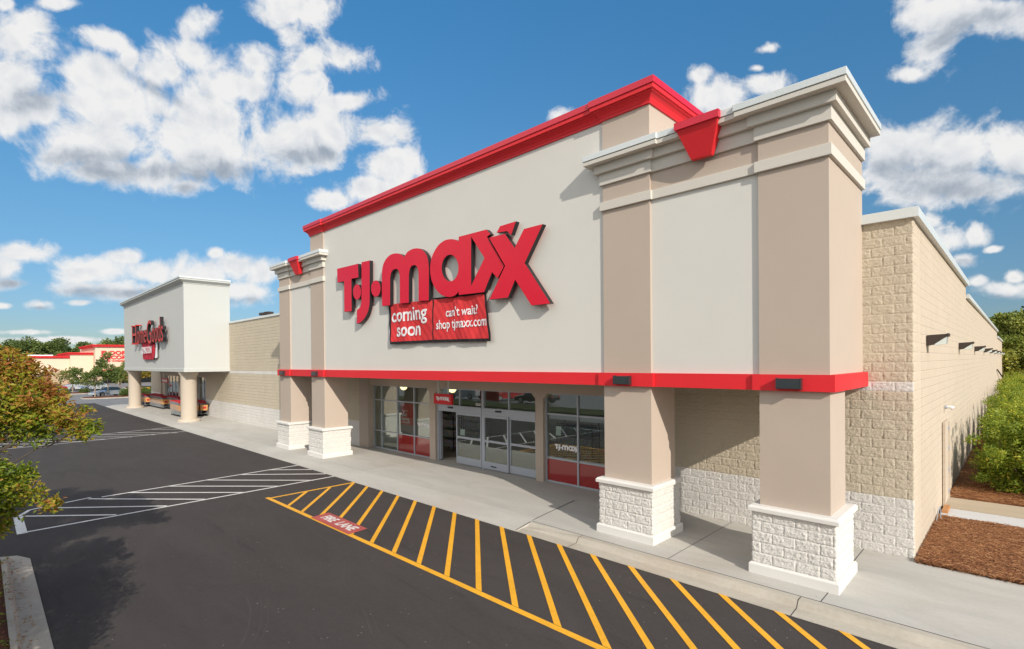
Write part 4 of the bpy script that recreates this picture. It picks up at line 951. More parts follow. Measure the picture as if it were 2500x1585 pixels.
V, F, fm = banner_patch([(-51.2, 6.0), (-50.4, 6.0), (-50.4, 4.75), (-51.2, 4.7)], 10.16, 10, 20, lambda x, z: wrinkle(x * .6, z * .6, 1.0), (0, 0, 0, 0)); mesh_np('white_flap', V, F, [m_banw], hbn, True)
me = text_me('words', 'COMING SOON', .80, .004, m_banw, bold=.015, sx=.66); me.transform(FRONT); me.transform(Matrix.Translation((-53.5, 9.98, 5.38))); link('words', me, hbn)
hs2 = thing('hanging_sign', 'small dark red hanging sign under the pale grey canopy by the round columns', 'sign', (-58, 12.3, 2.6))
b = MB(); b.box(-59.1, -57.0, 12.25, 12.35, 2.42, 2.88); b.build('sign_board', mat('dark_red_sign_face', (.35, .008, .02), .4), hs2)
place_me('words', text_me('words', 'HomeGoods', .34, .01, m_whitel, bold=.003), FRONT, (-58.05, 12.24, 2.65), hs2)
b = MB()
for x in (-58.7, -57.4): b.box(x - .03, x + .03, 12.28, 12.32, 2.88, 3.6)
b.build_each('rod', m_coping, hs2)

# ================================================================== SHOPPING CARTS
m_tanpl = mat('tan_cart_panel', (.60, .30, .11), .5, .4); m_greypl = mat('grey_cart_plastic', (.19, .20, .21), .5, .4); m_redpl = mat('red_cart_plastic', (.45, .02, .03), .45, .4)
m_rub = mat('black_rubber', (.02, .02, .02), .7)
def make_cart():
    t = thing('shopping_cart', 'x', 'shopping cart', (0, 0, 0))
    b = MB()   # basket: open tray with sloping sides, long axis x, nose at +x
    def tray(x0, x1, w0, w1, z0, z1, th=.015):
        for s_ in (-1, 1):
            b.add([(x0, s_ * w0, z0), (x1, s_ * w1, z0 + .02), (x1 + .03, s_ * (w1 + .03), z1), (x0 - .02, s_ * (w0 + .03), z1), (x0, s_ * (w0 - th), z0), (x1, s_ * (w1 - th), z0 + .02), (x1 + .03, s_ * (w1 + .03 - th), z1), (x0 - .02, s_ * (w0 + .03 - th), z1)],
                  [(0, 1, 2, 3), (7, 6, 5, 4), (0, 4, 5, 1), (3, 2, 6, 7), (1, 5, 6, 2), (0, 3, 7, 4)])
        b.add([(x1, -w1, z0 + .02), (x1, w1, z0 + .02), (x1 + .03, w1 + .03, z1), (x1 + .03, -w1 - .03, z1)], [(0, 1, 2, 3)])
        b.add([(x0, -w0, z0), (x1, -w1, z0 + .02), (x1, w1, z0 + .02), (x0, w0, z0)], [(0, 1, 2, 3)])
    tray(-.42, .40, .27, .22, .46, .94); b.build('basket', m_tanpl, t)
    b = MB()
    for s_ in (-1, 1):
        b.tube([(-.46, s_ * .295, 1.2), (-.42, s_ * .29, .55), (-.34, s_ * .265, .14)], .024, 6); b.tube([(.38, s_ * .22, .48), (.36, s_ * .20, .14)], .018, 6); b.tube([(-.36, s_ * .25, .16), (.40, s_ * .2, .16)], .02, 6)
        b.tube([(-.44, s_ * .28, 1.10), (.43, s_ * .25, 1.02)], .02, 6); b.tube([(-.40, s_ * .28, .95), (.43, s_ * .25, .96)], .02, 6)
        for x in (-.25, -.05, .15): b.tube([(x, s_ * .262, .48), (x, s_ * .225, .17)], .012, 5)
    b.tube([(.42, -.24, 1.02), (.42, .24, 1.02)], .018, 6); b.box(-.33, .38, -.2, .2, .2, .215); b.tube([(.41, -.24, .96), (.41, .24, .96)], .02, 6)
    b.build('frame', m_greypl, t)
    b = MB(); b.box(-.52, -.44, -.30, .30, 1.17, 1.25); b.build('handle', m_redpl, t)
    b = MB(); b.box(-.40, -.08, -.25, .25, 1.0, 1.13); b.build('child_seat', m_redpl, t)
    b = MB(); b.box(.435, .447, -.11, .11, .64, .80); b.build('name_plate', m_redpl, t)
    b = MB()
    for x, y in ((-.34, .25), (-.34, -.25), (.36, .2), (.36, -.2)): b.lathe([(.06, -.015), (.06, .015)], (x, y, .06), 12, axis='y')
    b.build('wheels', m_rub, t)
    return t
proto = make_cart(); first = [True]
rowspec = [(-67.9, 9, 12.15, .37, 'of the short row beside the far round column'),
           (-64.1, 14, 12.60, .34, 'of the long row between the round columns'),
           (-66.5, 9, 13.0, .40, 'of the wall row behind the short row'),
           (-60.2, 12, 13.08, .42, 'of the glass row behind the long row'),
           (-51.4, 9, 11.62, .31, 'of the row left of the near round column'),
           (-50.6, 7, 12.28, .33, 'of the row behind the near round column'),
           (-50.4, 7, 12.92, .33, 'of the row right of the near round column')]
ordn = ['first', 'second', 'third', 'fourth', 'fifth', 'sixth', 'seventh', 'eighth', 'ninth', 'tenth', 'eleventh', 'twelfth', 'thirteenth', 'fourteenth']
for (x, n_, y, dx, lab) in rowspec:
    for k in range(n_):
        o = proto if first[0] else copy_tree(proto); first[0] = False
        xx = x + dx * k; o.location = (xx, y + random.uniform(-.02, .02), zg(xx)); o.rotation_euler = (0, 0, random.uniform(-.02, .02))
        nth = n_ - 1 - k
        o['label'] = ('nearest tan cart ' if nth == 0 else ordn[nth] + ' tan cart from the near end ') + lab
        o['group'] = 'nested shopping carts under the pale grey canopy'
# ================================================================== FLOORING STORE far left
m_fdw = mat('far_store_cream', (.70, .56, .42), .9, .1, None, (.05, .03)); m_fdt = mat('far_store_tan', (.44, .32, .225), .9, .1)
fd = thing('far_store_building', 'long low cream store with red parapet caps across the car park', 'store', (-165, 10, -.4))
b = MB()
b.box(-185, -162, -120, 15.0, -.6, 5.95); b.box(-185, -161, 15.0, 19.3, -.6, 6.75); b.box(-185, -158, 19.32, 46, 3.0, 8.6)
b.box(-185, -163, 46, 110, -.6, 6.2)
b.build('walls', m_fdw, fd)
b = MB(); b.box(-162.0, -161.85, -120, 14.95, -.6, 3.0); b.box(-161, -160.8, 14.9, 19.3, -.6, .9); b.box(-176, -163, 19.4, 46, -.6, 3.0); b.box(-159.5, -158, 23.5, 24.3, -.6, 3.0); b.box(-159.5, -158, 19.4, 20.6, -.6, 3.0); b.build('wall_base', m_fdt, fd)
b = MB()
for (x, y0, y1, z) in ((-161.6, -120, 15.0, 5.95), (-160.6, 14.6, 19.3, 6.75), (-157.5, 18.8, 46.4, 8.6), (-162.6, 46, 110, 6.2)):
    b.box(x - 24, x, y0, y1, z, z + .28); b.box(x - 23.8, x + .25, y0 - .2, y1 + .2, z + .285, z + .5)
b.box(-157.95, -157.0, 20.5, 46, 2.65, 3.1)
b.build('red_parapet_cap', m_red, fd)
b = MB(); b.box(-162.9, -162.85, 21, 46, -.3, 2.6); b.build('entrance_glass', m_carglass, fd)
fl = thing('letter_sign', 'bold red three line flooring sign on the far cream store', 'store sign', (-157.9, 25, 6))
for s_, z0, z1, y0, y1 in (('FLOOR', 6.74, 7.66, 20.45, 25.4), ('DECOR', 5.62, 6.56, 20.45, 25.4), ('TILE WOOD STONE', 5.02, 5.40, 20.5, 28.4)):
    me = text_me('words', s_, 1.0, .15, m_red, bold=.03); xs_ = [v.co.x for v in me.vertices]; ys_ = [v.co.y for v in me.vertices]; a, b_, c, d = min(xs_), max(xs_), min(ys_), max(ys_)
    for v in me.vertices: v.co.x = y0 + (v.co.x - a) / (b_ - a) * (y1 - y0); v.co.y = z0 + (v.co.y - c) / (d - c) * (z1 - z0)
    place_me('words', me, EAST, (-157.85, 0, 0), fl)
b = MB(); b.box(-162.5, -162.0, 5, 12, 6.45, 6.7); b.build('skylight_curb', m_whitel, fd)
# pole floodlights beyond the roof
t = thing('floodlight_pole', 'two brown floodlights on a pole showing above the beige block wall', 'light pole', (-52.0, 19.4, 0))
fx, fy = -52.0, 19.36
b = MB(); b.tube([(fx, fy, 0), (fx, fy, 8.85)], .08, 10); b.build('pole', m_bronze, t)
for dx in (-.62, .62):
    b = MB(); b.box(fx + dx - .42, fx + dx + .42, fy - .25, fy + .25, 8.86, 9.12, rz=.15); b.build('floodlight_head', m_bronze, t)
b = MB(); b.box(fx - .3, fx + .3, fy - .04, fy + .04, 8.9, 9.0); b.build('bracket', m_bronze, t)
# ================================================================== FOLIAGE
def leaf_mat(name, stops, trans=.35, rough=.5, spec=.3):
    m = bpy.data.materials.new(name); m.use_nodes = True; T = NT(m.node_tree); T.n.clear()
    o = T.new('ShaderNodeOutputMaterial'); at = T.new('ShaderNodeAttribute', attribute_name='tint')
    c = T.ramp(at.outputs['Fac'], stops)
    d = T.new('ShaderNodeBsdfPrincipled'); T.l.new(c, d.inputs['Base Color']); d.inputs['Roughness'].default_value = rough; d.inputs['Specular IOR Level'].default_value = spec
    tr = T.new('ShaderNodeBsdfTranslucent'); T.l.new(T.mix(1.0, c, (1.3, 1.25, .7), 'MULTIPLY'), tr.inputs[0])
    mx = T.new('ShaderNodeMixShader'); mx.inputs[0].default_value = trans; T.l.new(d.outputs[0], mx.inputs[1]); T.l.new(tr.outputs[0], mx.inputs[2]); T.l.new(mx.outputs[0], o.inputs[0])
    return m
m_myrtle = leaf_mat('autumn_tinted_leaves', [(0, (.07, .12, .012)), (.28, (.17, .24, .02)), (.5, (.33, .33, .03)), (.68, (.42, .24, .045)), (.85, (.40, .15, .045)), (1, (.24, .08, .03))])
m_hedge = leaf_mat('hedge_leaves', [(0, (.06, .10, .018)), (.4, (.16, .24, .03)), (.72, (.30, .37, .05)), (.9, (.50, .50, .07)), (1, (.68, .56, .08))], .40)
m_oak = leaf_mat('far_tree_leaves', [(0, (.05, .085, .028)), (.5, (.13, .18, .05)), (1, (.26, .29, .09))], .2, .8, .1)
m_magn = leaf_mat('dark_glossy_leaves', [(0, (.02, .045, .018)), (.6, (.05, .09, .03)), (1, (.14, .19, .06))], .15)
m_maple = leaf_mat('yellow_green_leaves', [(0, (.14, .19, .04)), (.5, (.30, .33, .07)), (1, (.48, .46, .12))], .3)
m_young = leaf_mat('young_tree_leaves', [(0, (.09, .14, .035)), (.5, (.18, .23, .06)), (.8, (.30, .25, .08)), (1, (.38, .20, .09))], .35)
m_gold = leaf_mat('golden_leaves', [(0, (.20, .20, .03)), (.6, (.42, .30, .04)), (1, (.5, .34, .05))], .3)
m_bark = mat('bark', (.12, .095, .075), .9, .1, (20, .6, .02), (5, .3)); m_palebark = mat('pale_bark', (.30, .24, .18), .85, .1, (20, .4, .01), (4, .2))
def leaves(centers, normals, size, aspect=2.0, fold=.25, up=.3, seed=0):
    """diamond leaves folded along the rib: V, F"""
    r = np.random.default_rng(seed); n = len(centers)
    d = r.normal(size=(n, 3)); d[:, 2] = d[:, 2] * .6 + up * .2; d += normals * .7; d /= np.linalg.norm(d, axis=1)[:, None]
    q = r.normal(size=(n, 3)); q[:, 2] *= 1.0; s = np.cross(d, q); s /= np.linalg.norm(s, axis=1)[:, None]; k = np.cross(s, d)
    L = size * r.uniform(.45, 1.4, (n, 1)); W_ = L / aspect
    p0 = centers; p1 = centers + d * L * .45 + s * W_ * .5 + k * W_ * fold; p2 = centers + d * L; p3 = centers + d * L * .45 - s * W_ * .5 + k * W_ * fold
    V = np.stack([p0, p1, p2, p3], 1).reshape(-1, 3); i = np.arange(n)[:, None] * 4
    F = np.concatenate([i + np.array([[0, 1, 2]]), i + np.array([[0, 2, 3]])], 0)
    return V, F
def cluster_leaves(clusters, per_m2, size, seed, shell=.55, aspect=2.0, flat=.75, tintf=None, up=.3):
    r = np.random.default_rng(seed); C_ = []; Nn = []; Tn = []
    for (x, y, z, rad) in clusters:
        n = max(8, int(per_m2 * rad * rad)); v = r.normal(size=(n, 3)); v /= np.linalg.norm(v, axis=1)[:, None]
        rr = rad * (shell + (1 - shell) * r.random((n, 1)) ** .6) * (1 + .22 * np.sin(v[:, :1] * 5 + x * 3) * np.sin(v[:, 1:2] * 6 + z * 2) + .1 * r.normal(size=(n, 1)))
        p = v * rr; p[:, 2] *= flat; C_.append(p + np.array([x, y, z])); Nn.append(v)
        Tn.append(np.full(n, tintf(x, y, z)) if tintf else np.full(n, .5))
    C_ = np.concatenate(C_); Nn = np.concatenate(Nn); Tn = np.concatenate(Tn)
    V, F = leaves(C_, Nn, size, aspect, up=up, seed=seed + 1)
    t = np.clip(Tn + r.normal(size=len(C_)) * .17, 0, 1); t = np.concatenate([t, t])
    return V, F, t
# --- foreground crape myrtle in the island (its shade falls over the crosswalk)
FGC = [(-12.7, .05, 4.28, .42), (-12.6, .42, 4.17, .30), (-12.5, -0.06, 4.02, 0.55), (-12.6, 0.35, 3.97, 0.45), (-12.4, 0.56, 3.93, 0.38), (-12.2, 0.76, 3.67, 0.36), (-12, 0.03, 3.54, 0.6), (-12, 0.48, 3.48, 0.5), (-11.9, 0.85, 3.39, 0.36), (-12.2, 0.23, 3.16, 0.45), (-11.8, 0.68, 3.12, 0.4), (-11.6, 1.04, 3.24, 0.3), (-11.5, 1.17, 3.04, 0.25), (-11.3, 1.37, 3.11, 0.14), (-12.3, -0.17, 2.85, 0.5), (-11.2, -0.12, 2.32, 0.5), (-10.8, 0.19, 2.46, 0.33), (-10.7, 0.37, 2.32, 0.28), (-10.6, 0.53, 2.21, 0.2), (-10.5, 0.71, 2.03, 0.14), (-10.8, 0.23, 2.01, 0.25), (-10.8, 0.05, 1.8, 0.3), (-10.7, 0.22, 1.78, 0.1), (-10.4, 0.8, 2.13, 0.08), (-11, 0.48, 2.51, 0.16)]
FGC = [(x, y, z, rd * .88) for x, y, z, rd in FGC]
r = random.Random(4)
def myrtle(name, tx, ty, extra, base_clusters, label, seed, per=7200, size=.076, trunk=True):
    t = thing(name, label, 'tree', (tx, ty, -.05))
    cl = list(base_clusters) + extra; q_ = random.Random(seed + 5)
    for (x, y, z, rad) in list(base_clusters):      # ragged sprays of leaves round each mass
        for _ in range(5 if rad > .2 else 2):
            d_ = Vector((q_.gauss(0, 1), q_.gauss(0, 1), q_.gauss(0, .8) + .2)).normalized() * rad * q_.uniform(.85, 1.25); cl.append((x + d_.x, y + d_.y, z + d_.z * .8, rad * q_.uniform(.16, .34)))
    V, F, tn = cluster_leaves(cl, per, size, seed, shell=.15, flat=.8, aspect=2.3, tintf=lambda x, y, z: .31 + .42 * min(max((z - 3.0) / .9, 0), 1) + .16 * math.sin(x * 3.1 + y * 4.3 + z * 2.5) + (.12 if z < 2.4 else 0))
    mesh_np('crown', V, F, m_myrtle, t, False, tint=tn)
    b = MB(); rr = random.Random(seed)
    for k in range(4):
        a = k * 1.6; b.tube([(tx + .1 * math.cos(a), ty + .1 * math.sin(a), -.1), (tx + .25 * math.cos(a), ty + .25 * math.sin(a), .9), (tx + .5 * math.cos(a), ty + .5 * math.sin(a), 1.9)], [.09, .075, .055], 8)
    b.build('trunk', m_palebark, t)
    b = MB()
    for (x, y, z, rad) in [c for c in cl if c[3] > .19]:
        a = rr.random() * 6.28; s = Vector((tx + .5 * math.cos(a), ty + .5 * math.sin(a), 1.5 + rr.random() * .5)); e = Vector((x, y, z)); m_ = s.lerp(e, .5) + Vector((0, 0, -.10 + rr.uniform(-.1, .1)))
        b.tube([s, s.lerp(m_, .5) + Vector((rr.uniform(-.1, .1), rr.uniform(-.1, .1), 0)), m_, m_.lerp(e, .55) + Vector((rr.uniform(-.08, .08), rr.uniform(-.08, .08), .03)), e], [.026, .017, .011, .008, .004], 6)
        for q in range(5):
            dv = Vector((rr.gauss(0, 1), rr.gauss(0, 1), rr.gauss(0, .6))).normalized() * rad * rr.uniform(.7, 1.15); b.tube([e.lerp(m_, rr.random() * .5), e + dv * .5, e + dv], [.009, .006, .003], 5)
    b.build('branches', m_bark, t)
    return t
# the crown off frame, needed for its shadow and for views from the side
ex = []
for k in range(64):
    a = r.random() * 6.283; q = r.random() ** .5; zz_ = r.uniform(2.1, 4.9)
    x = -13.2 + 2.2 * q * math.cos(a); y = -1.75 + 1.7 * q * math.sin(a)
    if y > .03 * -x - .5: y = .03 * -x - .5 - r.random() * .4
    ex.append((x, y, zz_, r.uniform(.40, .62)))
myrtle('crape_myrtle', -13.2, -1.5, ex, FGC, 'foreground tree with green to rust orange leaves at the left edge', 11)
ex = []
for k in range(60):
    a = r.random() * 6.283; q = r.random() ** .5
    ex.append((-7.2 + 2.3 * q * math.cos(a), -2.0 + 1.55 * q * math.sin(a), r.uniform(2.0, 3.9), r.uniform(.38, .58)))
ex = [c for c in ex if c[1] + c[3] < .033 * -c[0]]
myrtle('crape_myrtle', -7.2, -2.2, ex, [], 'tree outside the left edge whose shade falls on the dark road', 21, per=4500)
# --- island by the camera
isl = MB()     # gutter, kerb face and kerb top run round the island end
gp = [(30, .74), (-15.75, .74), (-16.2, .55), (-16.45, .15), (-16.45, -2.6)]
def inset(d): return [(30, .74 - d), (-15.75, .74 - d), (-16.2 + d * .8, .55 - d * .75), (-16.45 + d, .15 - d * .3), (-16.45 + d, -2.6)]
for (d0, z0), (d1, z1) in zip([(0, -.128), (.33, -.112), (.37, -.02), (.39, 0.0)], [(.33, -.112), (.37, -.02), (.39, 0.0), (.47, 0.0)]):
    a, c = inset(d0), inset(d1)
    for k in range(4): isl.add([(*a[k], z0), (*a[k + 1], z0), (*c[k + 1], z1), (*c[k], z1)], [(0, 1, 2, 3)])
for x in (-15.2, -12.1, -9.0): isl.add([(x, .745, -.122), (x + .015, .745, -.122), (x + .015, .27, .004), (x, .27, .004)], [(0, 1, 2, 3)])
ki = isl.build('island_kerb', m_kerb); tag(ki, kind='structure')
im = MB(); im.add([(-15.98, -2.6, -.02), (30, -2.6, -.02), (30, .28, -.02), (-15.7, .28, -.02), (-15.98, .05, -.02)], [(0, 1, 2, 3, 4)])

def straw_mat(name, base, lo):
    m = bpy.data.materials.new(name); m.use_nodes = True; T = NT(m.node_tree); b = T.n['Principled BSDF']
    pos = T.new('ShaderNodeNewGeometry').outputs['Position']
    n1 = T.noise(T.scalev(pos, 20, 70, 40), 1, 4, .7, 1.6); n2 = T.noise(T.scalev(pos, 75, 18, 40), 1, 4, .7, 1.6); n3 = T.noise(pos, 2.5, 4, .6)
    k = T.math('GREATER_THAN', T.noise(pos, 5, 2, .5), .5)
    f = T.math('ADD', T.math('MULTIPLY', n1, T.math('SUBTRACT', 1.0, k)), T.math('MULTIPLY', n2, k))
    c = T.ramp(T.math('ADD', T.math('MULTIPLY', f, .8), T.math('MULTIPLY', n3, .25)), [(.33, lo), (.5, base), (.72, tuple(min(1, x * 1.9) for x in base))])
    T.l.new(c, b.inputs['Base Color']); b.inputs['Roughness'].default_value = .9; b.inputs['Specular IOR Level'].default_value = .15
    bn = T.new('ShaderNodeBump'); bn.inputs['Strength'].default_value = 1; bn.inputs['Distance'].default_value = .03; T.l.new(f, bn.inputs['Height']); T.l.new(bn.outputs[0], b.inputs['Normal'])
    return m
m_straw = straw_mat('pine_straw_mulch', (.24, .095, .038), (.075, .028, .013))
m_straw2 = straw_mat('dark_mulch', (.13, .05, .03), (.05, .02, .012))
tag(im.build('planting_bed', m_straw2), kind='structure')
# low ground cover in the island
cl = [(r.uniform(-15.5, -6), r.uniform(-.7, .27), .02, r.uniform(.06, .15)) for _ in range(240)]
V, F, tn = cluster_leaves(cl, 900, .05, 31, shell=.2, flat=.6, tintf=lambda x, y, z: .35)
tag(mesh_np('ground_cover', V, F, m_hedge, None, False, tint=tn), kind='stuff', label='patchy low green ground cover along the island kerb at the left edge', cat='ground cover')

# --- beds beside the long wall
def bed(name, x0, x1, y0, y1, z, amp, nx, ny, m, seed):
    gx, gy = np.meshgrid(np.linspace(x0, x1, nx), np.linspace(y0, y1, ny)); e = np.minimum(np.minimum(gx - x0 + .1, x1 - gx), np.minimum(gy - y0, y1 - gy)); e = np.clip(e / .25, 0, 1)
    gz = z + amp * e * (.5 + fbm(gx * 2.5, gy * 2.5, seed, 4)) + .012 * fbm(gx * 22, gy * 22, seed + 3, 2)
    V = np.stack([gx, gy, gz], -1).reshape(-1, 3); i, j = np.meshgrid(np.arange(ny - 1), np.arange(nx - 1), indexing='ij')
    F = np.stack([i * nx + j, i * nx + j + 1, (i + 1) * nx + j + 1, (i + 1) * nx + j], -1).reshape(-1, 4)
    o = mesh_np(name, V, F, m, None, True); tag(o, kind='structure'); return (gx, gy, gz)
bed('planting_bed', -1.55, 9.0, 13.12, 17.35, -.03, .05, 230, 100, m_straw, 1)
bed('planting_bed', -1.55, 14.0, 20.0, 95, -.03, .06, 120, 400, m_straw, 2)
b = MB(); b.box(-1.535, 14, 17.35, 18.60, -.3, .012); tag(b.build('path', m_conc_new), kind='structure')
b = MB(); b.box(-1.535, 14, 18.605, 20.0, -.3, .03); tag(b.build('path', m_conc_tan), kind='structure')
b = MB(); b.box(-1.50, -1.38, 17.9, 18.6, .0, .10); o = b.build('form_board', mat('raw_timber', (.45, .22, .09), .8)); tag(o, 'short raw timber board left against the side wall by the pale path', 'timber board')
# loose needles lying on the beds
def needles(name, n, xr, yr, z, seed, lab):
    q = np.random.default_rng(seed); x = q.uniform(*xr, n); y = q.uniform(*yr, n); a = q.normal(.15, .75, n) + np.pi * 0; L = q.uniform(.07, .2, n); w_ = q.uniform(.002, .0045, n) * 1.3
    zz = z + q.uniform(.03, .085, n) + .05 * (fbm(x * 2.5, y * 2.5, 1, 4)); dx, dy = np.cos(a) * L / 2, np.sin(a) * L / 2; nx_, ny_ = -np.sin(a) * w_, np.cos(a) * w_; dz = q.normal(0, .015, n)
    V = np.stack([np.stack([x - dx - nx_, y - dy - ny_, zz - dz], -1), np.stack([x + dx - nx_, y + dy - ny_, zz + dz], -1), np.stack([x + dx + nx_, y + dy + ny_, zz + dz + .003], -1), np.stack([x - dx + nx_, y - dy + ny_, zz - dz + .003], -1)], 1).reshape(-1, 3)
    F = np.arange(n * 4).reshape(-1, 4)
    o = mesh_np(name, V, F, m_needle, None, False, tint=np.clip(q.normal(.5, .28, n), 0, 1)); tag(o, lab, 'mulch', kind='stuff')
m_needle = leaf_mat('pine_needles', [(0, (.10, .035, .015)), (.5, (.26, .105, .04)), (1, (.50, .27, .13))], .1, .7)
needles('pine_straw', 42000, (-1.5, 1.6), (13.2, 17.4), -.03, 5, 'loose brown pine needles strewn over the bed at the building corner')
needles('pine_straw', 26000, (-1.5, 2.5), (20.05, 30), -.03, 6, 'loose brown pine needles strewn under the hedge beside the side wall')

# --- hedge of separate rounded bushes
hedge_lab = ['nearest bush of the hedge, leafy to the ground beside the tan path'] + [f'{k} bush of the hedge row counting from the tan path' for k in ('second', 'third', 'fourth', 'fifth', 'sixth', 'seventh', 'eighth', 'ninth', 'tenth', 'eleventh', 'twelfth', 'thirteenth', 'fourteenth', 'fifteenth', 'sixteenth')]
def bush_mesh(seed, n=26000, R=1.45, Hh=2.3, size=.09):
    q = np.random.default_rng(seed); cl = []
    for k in range(60):
        a = q.random() * 6.283; t = q.random(); z = .22 + (Hh - .5) * t; rr_ = R * (.55 + .6 * math.sin(min(t * 1.15 + .22, 1) * math.pi) ** .7) * (.55 + .35 * q.random()); cl.append((rr_ * math.cos(a) * .8, rr_ * math.sin(a) * .8, z, q.uniform(.26, .46)))
    for k in range(46):
        a = q.random() * 6.283; e_ = q.uniform(.8, 1.12); cl.append((R * e_ * math.cos(a), R * e_ * math.sin(a), q.uniform(.15, Hh * .9), q.uniform(.07, .17)))
    for k in range(22): cl.append((q.uniform(-.8, .8) * R, q.uniform(-.8, .8) * R, Hh * q.uniform(.88, 1.06), q.uniform(.07, .15)))
    tot = sum(c[3] ** 2 for c in cl)
    return cluster_leaves(cl, n / tot, size, seed, shell=.45, flat=.95, aspect=1.9, tintf=lambda x, y, z: .52 + .12 * z / Hh + .1 * math.sin(x * 4 + y * 5))
ys_ = [22.35, 25.3, 28.5, 32.0, 35.6, 39.2, 43.0, 47, 51, 55, 59, 63, 67.5, 72, 76.5, 81]
HX = .38; protos = []
for k, y in enumerate(ys_):
    if k < 3:
        V, F, tn = bush_mesh(50 + k, 30000 if k == 0 else 22000); t = thing('hedge_bush', hedge_lab[k], 'bush', (HX, y, 0), group='bushes of the hedge beside the side wall')
        V = V + np.array([HX, y, 0]); mesh_np('foliage', V, F, m_hedge, t, False, tint=tn); b = MB()
        for s_ in range(7):
            a = s_ * .9; b.tube([(HX + .1 * math.cos(a), y + .1 * math.sin(a), -.05), (HX + .5 * math.cos(a), y + .5 * math.sin(a), .6), (HX + .95 * math.cos(a), y + .9 * math.sin(a), 1.5)], [.03, .022, .01], 6)
        b.build('stems', m_bark, t); protos.append(t)
    else:
        t = copy_tree(protos[k % 3]); t.location = (.34 - .2 * min(1, k / 8) + r.uniform(-.1, .1), y, 0); t.rotation_euler = (0, 0, r.uniform(0, 6.28)); t.scale = (1, 1, r.uniform(.92, 1.03)); t['label'] = hedge_lab[k]
# second row further right so the hedge has its depth
q2 = [('second row', 3.6)]
for k in range(12):
    t = copy_tree(protos[(k + 1) % 3]); t.location = (2.9 + r.uniform(-.2, .2), 22.6 + 3.5 * k, 0); t.rotation_euler = (0, 0, r.uniform(0, 6.28)); t['label'] = f"{(['first'] + [x.split()[0] for x in hedge_lab[1:]])[k]} bush of the outer hedge row, right of the wall side row"

# --- generic trees
def tree_parts(name, label, x, y, z0, h, rad, mleaf, seed, nl, size, trunk_r=.12, crown0=.35, flat=.8, group=None, ncl=26, mb=None, spread=1.0, cl_r=(.25, .42), shell=.45):
    q = np.random.default_rng(seed); t = thing(name, label, 'tree', (x, y, z0), group=group); cl = []
    for k in range(ncl):
        f = q.random(); a = q.random() * 6.283; zc = z0 + h * (crown0 + (1 - crown0 - .08) * f); pr_ = math.sin(math.pi * (min(.18 + .8 * f, 1))) ** .6
        rr_ = rad * pr_ * q.random() ** .45 * .85; cl.append((x + rr_ * math.cos(a) * spread, y + rr_ * math.sin(a) * spread, zc, rad * q.uniform(*cl_r)))
    tot = sum(c[3] ** 2 for c in cl)
    V, F, tn = cluster_leaves(cl, nl / tot, size, seed, shell=shell, flat=flat, aspect=1.5, tintf=lambda a, b_, c: .40 + .2 * math.sin(a * 1.3 + b_ * 1.7 + c))
    mesh_np('crown', V, F, mleaf, t, False, tint=tn)
    b = MB(); b.tube([(x, y, z0 - .3), (x + .02 * h, y, z0 + h * .3), (x, y + .01 * h, z0 + h * .6), (x, y, z0 + h * .85)], [trunk_r, trunk_r * .75, trunk_r * .4, trunk_r * .1], 8)
    for c in cl[::2]:
        s = Vector((x, y, z0 + h * crown0 * .8 + .3 * (c[2] - z0 - h * crown0 * .8))); e = Vector(c[:3]); b.tube([s, s.lerp(e, .5) + Vector((0, 0, .03 * h)), e], [trunk_r * .35, trunk_r * .2, trunk_r * .06], 5)
    b.build('trunk', mb or m_bark, t); return t
# trees in the car park islands
tree_parts('young_tree', 'tall thin young tree in front of the red flooring sign', -93.2, 12.75, -.3, 6.6, 1.55, m_young, 61, 1500, .28, .09, .42, ncl=13, mb=m_palebark, cl_r=(.22, .34))
tree_parts('young_tree', 'short green young tree beside the silver convertible', -90.3, 10.95, -.3, 4.2, 1.45, m_young, 62, 1900, .22, .09, .42, ncl=22, mb=m_palebark)
tree_parts('young_tree', 'rust tinged young tree right of the tall thin one', -112, 17.0, -.3, 3.9, 2.3, m_young, 63, 2600, .3, .12, .42, ncl=26, mb=m_palebark)
tree_parts('young_tree', 'loose brownish young tree left of the parked cars', -110, 10.5, -.3, 4.2, 1.9, m_young, 64, 1500, .28, .1, .38, ncl=20, mb=m_palebark)
tree_parts('golden_tree', 'golden leaved tree seen between the far column and the block wall', -121, 24.4, -.3, 5.8, 3.2, m_gold, 65, 5200, .3, .12, .40, ncl=26, mb=m_palebark)
tree_parts('golden_tree', 'green gold tree peeking past the far round column', -124, 20.6, -.3, 5.2, 2.4, m_young, 66, 4200, .3, .12, .40, ncl=22, mb=m_palebark)
# trees beyond the far store
specs = [(-1, 10.0, 4.5), (3.0, 10.6, 4.3), (6.8, 11.6, 4.4), (9.8, 12.6, 4.5), (12.9, 11.4, 3.8), (15.2, 11.7, 3.6), (17.9, 12.5, 4.2), (20.9, 10.6, 3.4), (23.2, 12.2, 3.7), (25.9, 12.0, 3.6), (27.6, 10.6, 3), (29.6, 13.2, 4.4), (33.2, 13.6, 4.6), (36.8, 13.4, 4.6), (41, 13.4, 5), (-6, 9.8, 5), (46, 13, 5), (-12, 10, 5)]
tl = ['light green', 'dark green', 'mid green']
for k, (y, h_, rr_) in enumerate(specs):
    xk = -214 + r.uniform(-6, 4)
    tree_parts('woodland_tree', f'{ordn[k] if k < 14 else str(k + 1) + "th"} {tl[k % 3]} tree in the treeline behind the far cream store' + (' (sorted from the left sky gap)' if False else ''), xk, y * (1 + (-xk - 215) / 215), -.4, h_ + .4, rr_, m_oak, 80 + k, 5200, .55, .3, .18, group='treeline behind the far cream store', ncl=30, cl_r=(.28, .42), shell=.6)
